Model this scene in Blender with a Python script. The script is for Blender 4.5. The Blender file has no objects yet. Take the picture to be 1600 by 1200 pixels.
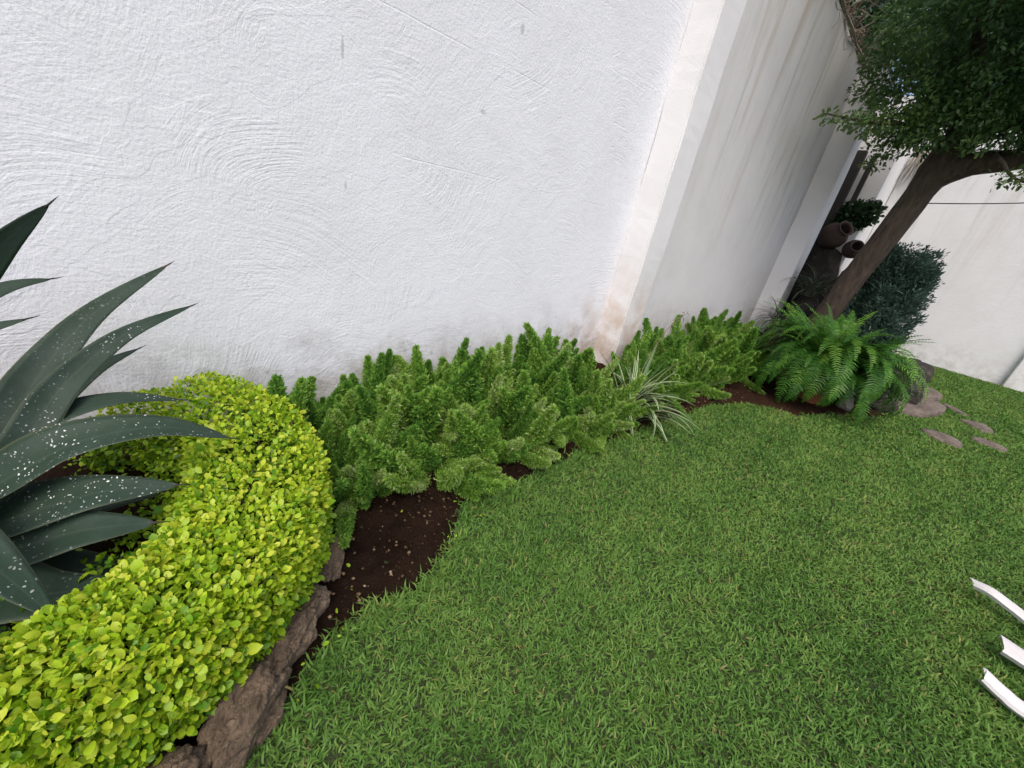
import bpy, bmesh, math, random
import numpy as np
from mathutils import Vector, Matrix, Euler, noise as mnoise

R = math.radians
rng = np.random.default_rng(7)
random.seed(7)
scene = bpy.context.scene
col = scene.collection

# ------------------------------------------------------------------ camera
# X runs along the wall, Y towards the wall, Z up
cam_d = bpy.data.cameras.new('camera')
cam = bpy.data.objects.new('camera', cam_d); col.objects.link(cam)
vX = np.array([0.7220, -0.1624, 0.6727]); vX /= np.linalg.norm(vX)      # world axes seen in the lens frame (right, down, forward)
vZ = np.array([0.1814, -0.8937, -0.4104]); vZ /= np.linalg.norm(vZ)
vY = np.cross(vZ, vX)
cr = Vector((vX[0], vY[0], vZ[0])); cd = Vector((vX[1], vY[1], vZ[1])); cf = Vector((vX[2], vY[2], vZ[2]))
cam.matrix_world = Matrix(((cr.x, -cd.x, -cf.x, 0), (cr.y, -cd.y, -cf.y, 0), (cr.z, -cd.z, -cf.z, 1.4), (0, 0, 0, 1)))
cam_d.sensor_width = 36; cam_d.lens = 36 * 613.1 / 1600
cam_d.clip_start = 0.02; cam_d.clip_end = 500
scene.camera = cam

# ------------------------------------------------------------------ sky and sun (bright overcast)
SUN_EL, SUN_DIR = 56, Vector((-0.66, -0.56, 0))
world = bpy.data.worlds.new('World'); scene.world = world; world.use_nodes = True
wn = world.node_tree; bgn = wn.nodes['Background']
sky = wn.nodes.new('ShaderNodeTexSky'); sky.sky_type = 'NISHITA'; sky.sun_disc = False
sky.sun_elevation = R(SUN_EL); sky.sun_rotation = math.atan2(SUN_DIR.x, SUN_DIR.y)
sky.air_density = 0.8; sky.dust_density = 4.5; sky.ozone_density = 1.0
wn.links.new(sky.outputs[0], bgn.inputs[0]); bgn.inputs[1].default_value = 0.14
sd = bpy.data.lights.new('sun', 'SUN'); sd.energy = 0.75; sd.angle = R(50); sd.color = (1.0, 0.98, 0.955)
sun = bpy.data.objects.new('sun', sd); col.objects.link(sun)
sv = SUN_DIR.normalized() * math.cos(R(SUN_EL)); sv.z = math.sin(R(SUN_EL))
sun.rotation_euler = sv.to_track_quat('Z', 'Y').to_euler(); sun.location = (-4, -4, 9)
vs = scene.view_settings
vs.view_transform = 'Standard'; vs.look = 'None'; vs.exposure = 0.80; vs.gamma = 1.0; vs.use_curve_mapping = False

cy = scene.cycles; cy.max_bounces = 4; cy.diffuse_bounces = 3; cy.glossy_bounces = 2; cy.transmission_bounces = 3

# ------------------------------------------------------------------ helpers
def link(o, parent=None, matrix=None):
    col.objects.link(o)
    if matrix is not None: o.matrix_basis = matrix
    if parent is not None: o.parent = parent
    return o

def props(o, label=None, cat=None, group=None, kind=None):
    if label: o['label'] = label
    if cat: o['category'] = cat
    if group: o['group'] = group
    if kind: o['kind'] = kind
    return o

def empty(name, loc, label, cat, group=None, rz=0):
    o = bpy.data.objects.new(name, None); o.empty_display_size = 0.1
    o.location = loc; o.rotation_euler = (0, 0, rz); col.objects.link(o)
    return props(o, label, cat, group)

def np_mesh(name, V, F, mat, attrs=None, smooth=False):
    """V (n,3); F (m,k) one face size"""
    me = bpy.data.meshes.new(name)
    V = np.asarray(V, np.float32); F = np.asarray(F, np.int32); m, k = F.shape
    me.vertices.add(len(V)); me.vertices.foreach_set('co', V.ravel())
    me.loops.add(m * k); me.loops.foreach_set('vertex_index', F.ravel())
    me.polygons.add(m); me.polygons.foreach_set('loop_start', np.arange(0, m * k, k, dtype=np.int32))
    me.polygons.foreach_set('loop_total', np.full(m, k, np.int32))
    if smooth: me.polygons.foreach_set('use_smooth', np.ones(m, bool))
    for a, v in (attrs or {}).items():
        at = me.attributes.new(a, 'FLOAT', 'POINT'); at.data.foreach_set('value', np.asarray(v, np.float32))
    me.update(calc_edges=True); me.validate()
    if mat: me.materials.append(mat)
    return me

def obj(name, me, parent=None, loc=None, kind=None):
    o = bpy.data.objects.new(name, me); col.objects.link(o)
    if parent is not None: o.parent = parent
    if loc is not None: o.location = loc
    if kind: o['kind'] = kind
    return o

def scatter(TV, TF, P, M, tint, scale=None, tattr=None):
    """merge n copies of a template: P (n,3) places, M (n,3,3) columns = axes"""
    n, k = len(P), len(TV)
    T = np.asarray(TV, float)
    V = np.einsum('nij,kj->nki', M, T)
    if scale is not None: V *= np.asarray(scale)[:, None, None]
    V = (V + P[:, None, :]).reshape(-1, 3)
    F = (np.asarray(TF)[None] + (np.arange(n) * k)[:, None, None]).reshape(-1, len(TF[0]))
    at = {'tint': np.repeat(tint, k)}
    if tattr is not None: at['along'] = np.tile(tattr, n)
    return V, F, at

def frames(D, roll=None):
    """columns (side, dir, normal) for directions D; roll in radians about D"""
    D = D / np.linalg.norm(D, axis=1, keepdims=True)
    up = np.tile([0, 0, 1.0], (len(D), 1)); bad = np.abs(D[:, 2]) > 0.97; up[bad] = [1, 0, 0]
    S = np.cross(D, up); S /= np.linalg.norm(S, axis=1, keepdims=True)
    N = np.cross(S, D)
    if roll is not None:
        c, s = np.cos(roll)[:, None], np.sin(roll)[:, None]
        S, N = S * c + N * s, N * c - S * s
    return np.stack([S, D, N], axis=2)

def tube(points, radii, sides=8, cap=True, wob=0):
    P = np.asarray(points, float); n = len(P); radii = np.broadcast_to(radii, (n,))
    T = np.gradient(P, axis=0); T /= np.linalg.norm(T, axis=1, keepdims=True) + 1e-9
    ref = np.array([0, 0, 1.0]) if abs(T[0, 2]) < 0.9 else np.array([1.0, 0, 0])
    V = []; a = np.arange(sides) / sides * 2 * math.pi
    s = np.cross(T[0], ref); s /= np.linalg.norm(s)
    for i in range(n):
        s = s - T[i] * (s @ T[i]); s /= np.linalg.norm(s); b = np.cross(T[i], s)
        rr = radii[i] * (1 + wob * rng.normal(0, 1, sides))
        V.append(P[i] + (np.cos(a) * rr)[:, None] * s + (np.sin(a) * rr)[:, None] * b)
    V = np.concatenate(V)
    F = [[i * sides + j, i * sides + (j + 1) % sides, (i + 1) * sides + (j + 1) % sides, (i + 1) * sides + j] for i in range(n - 1) for j in range(sides)]
    if cap:
        V = np.vstack([V, P[:1], P[-1:]]); c0, c1 = n * sides, n * sides + 1
        F += [[c0, (j + 1) % sides, j, j] for j in range(sides)] + [[c1, (n - 1) * sides + j, (n - 1) * sides + (j + 1) % sides, (n - 1) * sides + (j + 1) % sides] for j in range(sides)]
    return V, F

def pymesh(name, V, F, mat, smooth=True):
    me = bpy.data.meshes.new(name)
    F = [list(dict.fromkeys(f)) for f in F]
    me.from_pydata([tuple(v) for v in V], [], F); me.update()
    if smooth: me.polygons.foreach_set('use_smooth', np.ones(len(me.polygons), bool))
    if mat: me.materials.append(mat)
    return me

def join_vf(parts):
    V, F, o = [], [], 0
    for v, f in parts:
        V.append(np.asarray(v)); F += [[i + o for i in ff] for ff in f]; o += len(v)
    return np.vstack(V), F

def smooth_path(pts, n):
    pts = np.asarray(pts, float); m = len(pts)
    ts = np.linspace(0, m - 1 - 1e-6, n); out = []
    for t in ts:
        i = int(t); u = t - i
        p0 = pts[max(i - 1, 0)]; p1 = pts[i]; p2 = pts[min(i + 1, m - 1)]; p3 = pts[min(i + 2, m - 1)]
        out.append(0.5 * ((2 * p1) + (-p0 + p2) * u + (2 * p0 - 5 * p1 + 4 * p2 - p3) * u * u + (-p0 + 3 * p1 - 3 * p2 + p3) * u ** 3))
    return np.array(out)

# ------------------------------------------------------------------ materials
class NT:
    def __init__(s, name):
        s.m = bpy.data.materials.new(name); s.m.use_nodes = True; s.t = s.m.node_tree
        s.b = s.t.nodes['Principled BSDF']; s.out = s.t.nodes['Material Output']
    def n(s, typ, **kw):
        nd = s.t.nodes.new('ShaderNode' + typ)
        for k, v in kw.items():
            if k.startswith('i_'): nd.inputs[k[2:].replace('_', ' ')].default_value = v
            else: setattr(nd, k, v)
        return nd
    def l(s, a, b): s.t.links.new(a, b)
    def val(s, x, sock):
        if hasattr(x, 'is_output'): s.l(x, sock)
        else: sock.default_value = x
    def math(s, op, a, b=0.0, c=None, clamp=False):
        nd = s.n('Math', operation=op, use_clamp=clamp); s.val(a, nd.inputs[0]); s.val(b, nd.inputs[1])
        if c is not None: s.val(c, nd.inputs[2])
        return nd.outputs[0]
    def ramp(s, fac, stops, interp='LINEAR'):
        nd = s.n('ValToRGB'); cr_ = nd.color_ramp; cr_.interpolation = interp
        while len(cr_.elements) > 1: cr_.elements.remove(cr_.elements[-1])
        for i, (p, c) in enumerate(stops):
            e = cr_.elements[0] if i == 0 else cr_.elements.new(p)
            e.position = p; e.color = (c, c, c, 1) if not hasattr(c, '__len__') else (*c, 1)
        s.l(fac, nd.inputs[0]); return nd.outputs[0]
    def smooth(s, x, a, b):
        nd = s.n('MapRange', interpolation_type='SMOOTHSTEP'); s.val(x, nd.inputs[0])
        nd.inputs[1].default_value = a; nd.inputs[2].default_value = b; return nd.outputs[0]
    def noise(s, vec, scale, detail=4, rough=0.55, dist=0.0):
        nd = s.n('TexNoise'); nd.inputs['Scale'].default_value = scale; nd.inputs['Detail'].default_value = detail
        nd.inputs['Roughness'].default_value = rough; nd.inputs['Distortion'].default_value = dist
        s.l(vec, nd.inputs['Vector']); return nd.outputs[0]
    def mix(s, fac, a, b, mode='MIX'):
        nd = s.n('Mix', data_type='RGBA', blend_type=mode); s.val(fac, nd.inputs[0])
        for x, k in ((a, 6), (b, 7)):
            if isinstance(x, tuple): nd.inputs[k].default_value = (*x, 1)
            else: s.l(x, nd.inputs[k])
        return nd.outputs[2]
    def coords(s, kind='Object'): return s.n('TexCoord').outputs[kind]
    def bump(s, h, dist, strength=1.0, normal=None):
        nd = s.n('Bump'); nd.inputs['Strength'].default_value = strength; nd.inputs['Distance'].default_value = dist
        s.l(h, nd.inputs['Height'])
        if normal is not None: s.l(normal, nd.inputs['Normal'])
        return nd.outputs[0]

def leaf_mat(name, stops, rough=0.45, trans=0.25, tcol=None, var=0.35, spec=0.4):
    """colour by the leaf's own 'tint'; a share of light passes through the blade"""
    k = NT(name)
    a = k.n('Attribute', attribute_name='tint').outputs['Fac']
    c = k.ramp(a, stops)
    nz = k.noise(k.n('NewGeometry').outputs['Position'], 25, 3)
    c2 = k.mix(k.math('MULTIPLY', nz, var), c, (0.5 * stops[0][1][0], 0.5 * stops[0][1][1], 0.5 * stops[0][1][2]))
    k.l(c2, k.b.inputs['Base Color']); k.b.inputs['Roughness'].default_value = rough
    k.b.inputs['Specular IOR Level'].default_value = spec
    if trans > 0:
        t = k.n('BsdfTranslucent'); k.l(c2, t.inputs['Color'])
        mx = k.n('MixShader'); mx.inputs[0].default_value = trans
        k.l(k.b.outputs[0], mx.inputs[1]); k.l(t.outputs[0], mx.inputs[2]); k.l(mx.outputs[0], k.out.inputs[0])
    return k.m

def stucco(name, stains=True, swirl=1.0, tone=(0.78, 0.79, 0.82), brown=None, drips=None, moss=0.5, rough_amt=1.0, joints=(), nicks=()):
    """hand-trowelled white plaster: arcs left by the trowel, grit, course joints, damp and rain stains"""
    k = NT(name); geo = k.n('NewGeometry'); P = geo.outputs['Position']
    sx = k.n('SeparateXYZ'); k.l(P, sx.inputs[0]); X, Y, Z = sx.outputs
    cb = k.n('CombineXYZ'); k.l(k.math('SUBTRACT', X, Y), cb.inputs[0]); k.l(Z, cb.inputs[1]); Q = cb.outputs[0]
    wn_ = k.n('TexNoise'); wn_.inputs['Scale'].default_value = 1.4; wn_.inputs['Detail'].default_value = 1; k.l(Q, wn_.inputs['Vector'])
    wa = k.n('VectorMath', operation='MULTIPLY_ADD'); k.l(wn_.outputs['Color'], wa.inputs[0]); wa.inputs[1].default_value = (0.35, 0.35, 0); k.l(Q, wa.inputs[2]); W = wa.outputs[0]
    heights = []
    for scale, off, freq, amt in ((1.15, 0.55, 58, 0.46), (2.3, 0.35, 85, 0.42)):
        vo = k.n('TexVoronoi', voronoi_dimensions='2D', feature='F1'); vo.inputs['Scale'].default_value = scale
        k.l(W, vo.inputs['Vector'])
        ve = k.n('TexVoronoi', voronoi_dimensions='2D', feature='DISTANCE_TO_EDGE'); ve.inputs['Scale'].default_value = scale; k.l(W, ve.inputs['Vector'])
        ofs = k.n('VectorMath', operation='MULTIPLY_ADD'); k.l(vo.outputs['Color'], ofs.inputs[0]); ofs.inputs[1].default_value = (2 * off, 2 * off, 0); ofs.inputs[2].default_value = (-off, -off * 1.5, 0)
        ce = k.n('VectorMath', operation='ADD'); k.l(vo.outputs['Position'], ce.inputs[0]); k.l(ofs.outputs[0], ce.inputs[1])
        df = k.n('VectorMath', operation='SUBTRACT'); k.l(W, df.inputs[0]); k.l(ce.outputs[0], df.inputs[1])
        ln = k.n('VectorMath', operation='LENGTH'); k.l(df.outputs[0], ln.inputs[0]); d = ln.outputs['Value']
        s2 = k.n('SeparateXYZ'); k.l(df.outputs[0], s2.inputs[0])
        th = k.math('ARCTAN2', s2.outputs[1], s2.outputs[0])
        pv = k.n('CombineXYZ'); k.l(k.math('MULTIPLY', d, freq), pv.inputs[0]); k.l(k.math('MULTIPLY', th, 2.2), pv.inputs[1])
        sc_ = k.n('SeparateXYZ'); k.l(vo.outputs['Color'], sc_.inputs[0]); k.l(k.math('MULTIPLY', sc_.outputs[0], 40), pv.inputs[2])
        st = k.noise(pv.outputs[0], 1.0, 2, 0.6)
        mask = k.smooth(k.noise(Q, 1.1 + scale * 0.6, 2, 0.5), 0.42, 0.64)
        st2 = k.math('MULTIPLY', k.math('SUBTRACT', st, 0.5), k.math('MULTIPLY', k.math('MULTIPLY_ADD', mask, 1.0, 0.22), k.smooth(ve.outputs['Distance'], 0.0, 0.14)))
        heights.append(k.math('MULTIPLY', st2, amt * swirl))
    h = k.math('ADD', heights[0], heights[1])
    lap = k.noise(W, 2.2, 2, 0.4, 1.2)      # laps where one coat runs over another
    h = k.math('ADD', h, k.math('MULTIPLY', k.smooth(lap, 0.50, 0.512), 0.075 * swirl))
    h = k.math('ADD', h, k.math('MULTIPLY', k.smooth(k.noise(W, 1.3, 3, 0.5, 1.6), 0.56, 0.572), 0.07 * swirl))
    h = k.math('ADD', h, k.math('MULTIPLY', k.noise(Q, 14, 3, 0.6), 0.5 * rough_amt))
    h = k.math('ADD', h, k.math('MULTIPLY', k.noise(Q, 75, 2, 0.6), 0.34 * rough_amt))
    if joints: jn = k.math('MULTIPLY', k.noise(Q, 2.5, 2), 0.02); jm = k.math('MULTIPLY', k.smooth(k.noise(Q, 1.7, 1), 0.48, 0.58), 0.16)
    for jz in joints:
        dz = k.math('ABSOLUTE', k.math('SUBTRACT', Z, k.math('ADD', jn, jz - 0.01)))
        ln_ = k.math('SUBTRACT', 1.0, k.smooth(dz, 0.0, 0.006))
        h = k.math('SUBTRACT', h, k.math('MULTIPLY', ln_, jm))
    bp = k.bump(h, 0.0058, 1.0)
    k.l(bp, k.b.inputs['Normal'])
    # paint colour
    mott = k.noise(Q, 1.6, 6, 0.65)
    c = k.mix(k.smooth(mott, 0.35, 0.75), tone, (tone[0] * 0.93, tone[1] * 0.925, tone[2] * 0.92))
    c = k.mix(k.math('MULTIPLY', k.smooth(k.noise(Q, 9, 6, 0.7), 0.60, 0.80), 0.28), c, (0.50, 0.49, 0.47))
    specks = k.smooth(k.noise(Q, 46, 2, 0.5), 0.70, 0.78)
    c = k.mix(k.math('MULTIPLY', specks, 0.35), c, (0.36, 0.35, 0.33))
    for (nx_, nz_, rx_, rz_, am_) in nicks:
        ex = k.math('DIVIDE', k.math('SUBTRACT', X, nx_), rx_); ez = k.math('DIVIDE', k.math('SUBTRACT', Z, nz_), rz_)
        dd = k.math('ADD', k.math('ADD', k.math('MULTIPLY', ex, ex), k.math('MULTIPLY', ez, ez)), k.math('MULTIPLY', k.math('SUBTRACT', mott, 0.5), 3.0))
        c = k.mix(k.math('MULTIPLY', k.math('SUBTRACT', 1.0, k.smooth(dd, 0.2, 1.1)), am_), c, (0.22, 0.21, 0.20))
    if drips:
        x0, x1, amt = drips
        dv = k.n('CombineXYZ'); k.l(k.math('MULTIPLY', k.math('SUBTRACT', X, Y), 3.4), dv.inputs[0]); k.l(k.math('MULTIPLY', Z, 0.33), dv.inputs[1])
        dn = k.noise(dv.outputs[0], 1.0, 7, 0.62, 0.25)
        area = k.math('MULTIPLY', k.math('MULTIPLY', k.smooth(X, x0, x0 + 1.1), k.smooth(Z, 0.9, 2.6)), amt)
        c = k.mix(k.math('MULTIPLY', k.smooth(dn, 0.48, 0.70), area), c, (0.40, 0.315, 0.24))
        gv = k.n('CombineXYZ'); k.l(k.math('MULTIPLY', k.math('SUBTRACT', X, Y), 5.1), gv.inputs[0]); k.l(k.math('MULTIPLY_ADD', Z, 0.5, 7.7), gv.inputs[1])
        gn = k.noise(gv.outputs[0], 1.0, 6, 0.65, 0.3)
        c = k.mix(k.math('MULTIPLY', k.smooth(gn, 0.52, 0.70), k.math('MULTIPLY', area, 0.75)), c, (0.25, 0.255, 0.225))
    if brown:
        for (bx, bw, bz, amt) in brown:
            g = k.math('SUBTRACT', 1.0, k.smooth(k.math('ABSOLUTE', k.math('SUBTRACT', X, bx)), bw * 0.25, bw))
            zz = k.math('SUBTRACT', 1.0, k.smooth(k.math('ADD', Z, k.math('MULTIPLY', k.noise(Q, 5, 4), 0.8)), bz * 0.35, bz + 0.4))
            bn = k.smooth(k.noise(Q, 4.5, 6, 0.65), 0.30, 0.66)
            c = k.mix(k.math('MULTIPLY', k.math('MULTIPLY', g, zz), k.math('MULTIPLY', bn, amt)), c, (0.50, 0.36, 0.26))
    if moss > 0:
        zz = k.math('SUBTRACT', 1.0, k.smooth(k.math('ADD', Z, k.math('MULTIPLY', k.noise(Q, 2.6, 5, 0.6), 0.75)), 0.42, 1.10))
        mn = k.smooth(k.noise(Q, 7, 7, 0.68), 0.34, 0.66)
        c = k.mix(k.math('MULTIPLY', k.math('MULTIPLY', zz, mn), moss), c, (0.27, 0.25, 0.19))
        mn2 = k.smooth(k.noise(Q, 19, 6, 0.7), 0.55, 0.70)
        c = k.mix(k.math('MULTIPLY', k.math('MULTIPLY', zz, mn2), moss * 0.9), c, (0.10, 0.10, 0.085))
    k.l(c, k.b.inputs['Base Color']); k.b.inputs['Roughness'].default_value = 0.85
    k.b.inputs['Specular IOR Level'].default_value = 0.2
    return k.m

def rock_mat(name, c0, c1, c2, scale=6):
    k = NT(name); O = k.coords('Object')
    n1 = k.noise(O, scale, 7, 0.65); n2 = k.noise(O, scale * 5, 5, 0.6)
    c = k.ramp(n1, [(0.3, c0), (0.55, c1), (0.75, c2)])
    c = k.mix(k.math('MULTIPLY', k.smooth(n2, 0.45, 0.7), 0.5), c, c0)
    k.l(c, k.b.inputs['Base Color']); k.b.inputs['Roughness'].default_value = 0.8
    k.l(k.bump(k.math('ADD', n1, k.math('MULTIPLY', n2, 0.5)), 0.045, 1.0), k.b.inputs['Normal']); return k.m

JOINTS = (1.52, 2.11, 2.405)
M_wall = stucco('trowelled_white_plaster', brown=[(3.40, 0.60, 0.95, 0.9)], drips=(4.0, 9, 0.75), moss=0.7, joints=JOINTS, nicks=[(1.695, 1.853, 0.024, 0.014, 0.4), (1.90, 2.314, 0.018, 0.032, 0.4), (0.875, 1.884, 0.007, 0.05, 0.4), (0.893, 1.329, 0.008, 0.022, 0.4)])
M_wall_grey = stucco('greyer_plaster', tone=(0.665, 0.66, 0.65), drips=(4.0, 9, 0.5), moss=0.45, joints=JOINTS, swirl=0.7)  # plaster in a greyer overall tone than the first panel, with rain drips
M_pillar = stucco('pillar_plaster', swirl=0.15, tone=(0.74, 0.735, 0.735), brown=[(3.8, 0.5, 1.35, 0.85)], moss=0.35, rough_amt=0.55)
M_far = stucco('far_wall_plaster', swirl=0.5, tone=(0.72, 0.725, 0.73), drips=(11, 12, 0.4), moss=0.35)

# soil
k = NT('dark_soil'); Pn = k.n('NewGeometry').outputs['Position']
n1 = k.noise(Pn, 5, 6, 0.65); n2 = k.noise(Pn, 60, 5, 0.7)
sx = k.n('SeparateXYZ'); k.l(Pn, sx.inputs[0])
c = k.ramp(n1, [(0.3, (0.012, 0.0065, 0.0040)), (0.7, (0.032, 0.018, 0.0115))])
c = k.mix(k.math('MULTIPLY', k.smooth(sx.outputs[0], 1.6, 4.2), 0.7), c, (0.042, 0.021, 0.0125))
c = k.mix(k.math('MULTIPLY', k.smooth(n2, 0.60, 0.75), 0.4), c, (0.075, 0.050, 0.034))
k.l(c, k.b.inputs['Base Color']); k.b.inputs['Roughness'].default_value = 1.0; k.b.inputs['Specular IOR Level'].default_value = 0.05
k.l(k.bump(k.math('ADD', n1, n2), 0.03, 1.0), k.b.inputs['Normal']); M_soil = k.m
# turf seen between the blades
k = NT('turf'); Pn = k.n('NewGeometry').outputs['Position']
n1 = k.noise(Pn, 3, 5, 0.6); n2 = k.noise(Pn, 70, 4, 0.7)
c = k.ramp(n2, [(0.3, (0.016, 0.026, 0.006)), (0.55, (0.04, 0.06, 0.014)), (0.8, (0.085, 0.09, 0.03))])
c = k.mix(k.math('MULTIPLY', k.smooth(n1, 0.5, 0.75), 0.4), c, (0.06, 0.045, 0.02))
k.l(c, k.b.inputs['Base Color']); k.b.inputs['Roughness'].default_value = 0.95
k.l(k.bump(n2, 0.02, 1.0), k.b.inputs['Normal']); M_turf = k.m

M_grass = leaf_mat('grass_blades', [(0.0, (0.048, 0.122, 0.020)), (0.45, (0.104, 0.220, 0.038)), (0.8, (0.175, 0.30, 0.062)), (0.92, (0.26, 0.30, 0.075)), (1.0, (0.32, 0.25, 0.11))], rough=0.6, trans=0.25, var=0.3, spec=0.2)
M_lime = leaf_mat('golden_duranta_leaf', [(0.0, (0.030, 0.105, 0.010)), (0.25, (0.10, 0.27, 0.014)), (0.6, (0.27, 0.45, 0.018)), (0.85, (0.42, 0.59, 0.026)), (1.0, (0.57, 0.64, 0.05))], rough=0.42, trans=0.40, var=0.12, spec=0.4)
M_fox = leaf_mat('foxtail_needle', [(0.0, (0.048, 0.135, 0.024)), (0.35, (0.122, 0.295, 0.046)), (0.65, (0.225, 0.425, 0.058)), (0.88, (0.37, 0.53, 0.09)), (1.0, (0.48, 0.60, 0.27))], rough=0.5, trans=0.42, var=0.12, spec=0.3)
M_fern = leaf_mat('fern_pinna', [(0.0, (0.016, 0.062, 0.012)), (0.5, (0.045, 0.15, 0.020)), (0.85, (0.115, 0.28, 0.030)), (1.0, (0.21, 0.38, 0.05))], rough=0.45, trans=0.35, var=0.3, spec=0.3)
M_tree = leaf_mat('tree_leaf', [(0.0, (0.034, 0.085, 0.026)), (0.6, (0.085, 0.175, 0.048)), (1.0, (0.19, 0.30, 0.065))], rough=0.45, trans=0.42, var=0.3, spec=0.5)
M_thuja = leaf_mat('blue_green_conifer', [(0.0, (0.042, 0.080, 0.060)), (0.6, (0.080, 0.140, 0.105)), (1.0, (0.13, 0.20, 0.14))], rough=0.6, trans=0.25, var=0.3, spec=0.25)
M_dry = leaf_mat('dry_leaf', [(0.0, (0.10, 0.065, 0.035)), (0.6, (0.24, 0.16, 0.09)), (1.0, (0.38, 0.29, 0.18))], rough=0.8, trans=0.1, var=0.3, spec=0.1)
M_shrub = leaf_mat('dark_shrub_leaf', [(0.0, (0.016, 0.040, 0.018)), (0.7, (0.035, 0.080, 0.028)), (1.0, (0.07, 0.13, 0.045))], rough=0.4, trans=0.15, var=0.3)

def strap_mat(name, mid, edge, e0=0.5, e1=0.75, rough=0.45):
    """long blades: 'across' runs 0 at the midrib to 1 at the margin"""
    k = NT(name); a = k.n('Attribute', attribute_name='across').outputs['Fac']
    nz = k.noise(k.n('NewGeometry').outputs['Position'], 18, 4)
    c = k.mix(k.smooth(a, e0, e1), mid, edge)
    c = k.mix(k.math('MULTIPLY', nz, 0.3), c, tuple(0.5 * x for x in mid))
    k.l(c, k.b.inputs['Base Color']); k.b.inputs['Roughness'].default_value = rough
    t = k.n('BsdfTranslucent'); k.l(c, t.inputs['Color']); mx = k.n('MixShader'); mx.inputs[0].default_value = 0.2
    k.l(k.b.outputs[0], mx.inputs[1]); k.l(t.outputs[0], mx.inputs[2]); k.l(mx.outputs[0], k.out.inputs[0]); return k.m
M_spider = strap_mat('variegated_strap_leaf', (0.065, 0.18, 0.040), (0.66, 0.68, 0.42), 0.45, 0.7)
M_spider_green = strap_mat('green_strap_leaf', (0.045, 0.13, 0.030), (0.10, 0.20, 0.05))
M_blade = strap_mat('grey_green_strap_leaf', (0.055, 0.10, 0.050), (0.30, 0.34, 0.22), 0.55, 0.9)

# agave: dull grey-green skin, pale margin, white droppings
k = NT('agave_skin'); O = k.n('NewGeometry').outputs['Position']
ac = k.n('Attribute', attribute_name='across').outputs['Fac']; al = k.n('Attribute', attribute_name='along').outputs['Fac']
sp = k.n('Attribute', attribute_name='speckle').outputs['Fac']
n1 = k.noise(O, 6, 5); n2 = k.noise(O, 60, 4, 0.6)
c = k.mix(k.smooth(n1, 0.35, 0.7), (0.018, 0.037, 0.022), (0.033, 0.054, 0.039))
c = k.mix(k.math('MULTIPLY', k.math('SUBTRACT', 1.0, k.smooth(ac, 0.0, 0.10)), 0.30), c, (0.06, 0.08, 0.055))
c = k.mix(k.math('MULTIPLY', k.smooth(ac, 0.90, 0.99), 0.6), c, (0.085, 0.10, 0.055))
c = k.mix(k.smooth(al, 0.965, 0.99), c, (0.05, 0.03, 0.02))
vo = k.n('TexVoronoi', feature='F1'); vo.inputs['Scale'].default_value = 130; vo.inputs['Randomness'].default_value = 1.0
wv = k.n('VectorMath', operation='MULTIPLY_ADD'); nn = k.n('TexNoise'); nn.inputs['Scale'].default_value = 40; k.l(O, nn.inputs['Vector'])
k.l(nn.outputs['Color'], wv.inputs[0]); wv.inputs[1].default_value = (0.02, 0.02, 0.02); k.l(O, wv.inputs[2]); k.l(wv.outputs[0], vo.inputs['Vector'])
rs = k.n('SeparateXYZ'); k.l(vo.outputs['Color'], rs.inputs[0])
rad = k.math('MULTIPLY', k.smooth(rs.outputs[0], 0.35, 1.0), 0.36)
dot = k.math('SUBTRACT', 1.0, k.smooth(k.math('SUBTRACT', vo.outputs['Distance'], rad), -0.06, 0.02))
patch = k.smooth(k.noise(O, 7, 3), 0.42, 0.60)
dot = k.math('MULTIPLY', k.math('MULTIPLY', dot, k.math('GREATER_THAN', rs.outputs[0], 0.40)), k.math('MULTIPLY', patch, sp))
c = k.mix(dot, c, (0.74, 0.75, 0.74))
k.l(c, k.b.inputs['Base Color']); k.b.inputs['Roughness'].default_value = 0.55; k.b.inputs['Specular IOR Level'].default_value = 0.2
k.l(k.bump(k.math('ADD', n2, k.math('MULTIPLY', dot, 1.5)), 0.003, 0.5), k.b.inputs['Normal']); M_agave = k.m

k = NT('tree_bark'); O = k.coords('Object')
st = k.n('Mapping'); st.inputs['Scale'].default_value = (1, 1, 0.25); k.l(O, st.inputs['Vector'])
n1 = k.noise(st.outputs[0], 18, 7, 0.7); n2 = k.noise(O, 4, 5, 0.6)
c = k.ramp(n1, [(0.3, (0.034, 0.024, 0.016)), (0.6, (0.105, 0.076, 0.054)), (0.8, (0.20, 0.16, 0.12))])
c = k.mix(k.math('MULTIPLY', k.smooth(n2, 0.55, 0.7), 0.4), c, (0.06, 0.065, 0.035))
k.l(c, k.b.inputs['Base Color']); k.b.inputs['Roughness'].default_value = 0.9
k.l(k.bump(n1, 0.06, 1.0), k.b.inputs['Normal']); M_bark = k.m

def simple(name, colr, rough=0.6, nscale=12, amt=0.3, bump=0.004, metal=0.0, dirt=None):
    k = NT(name); O = k.coords('Object'); n1 = k.noise(O, nscale, 6, 0.65)
    c = k.mix(k.math('MULTIPLY', n1, amt), colr, dirt or tuple(0.45 * x for x in colr))
    k.l(c, k.b.inputs['Base Color']); k.b.inputs['Roughness'].default_value = rough; k.b.inputs['Metallic'].default_value = metal
    k.l(k.bump(n1, bump, 0.7), k.b.inputs['Normal']); return k.m
M_stem = simple('green_stem', (0.07, 0.12, 0.04)); M_twig = simple('grey_brown_twig', (0.17, 0.13, 0.10), 0.9, 30, 0.6)
M_pale_twig = simple('bleached_stem', (0.42, 0.37, 0.30), 0.9, 25, 0.6)
M_terra = simple('terracotta', (0.33, 0.115, 0.055), 0.8, 9, 0.6); M_jar = simple('weathered_clay', (0.060, 0.036, 0.026), 0.75, 8, 0.6)
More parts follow.
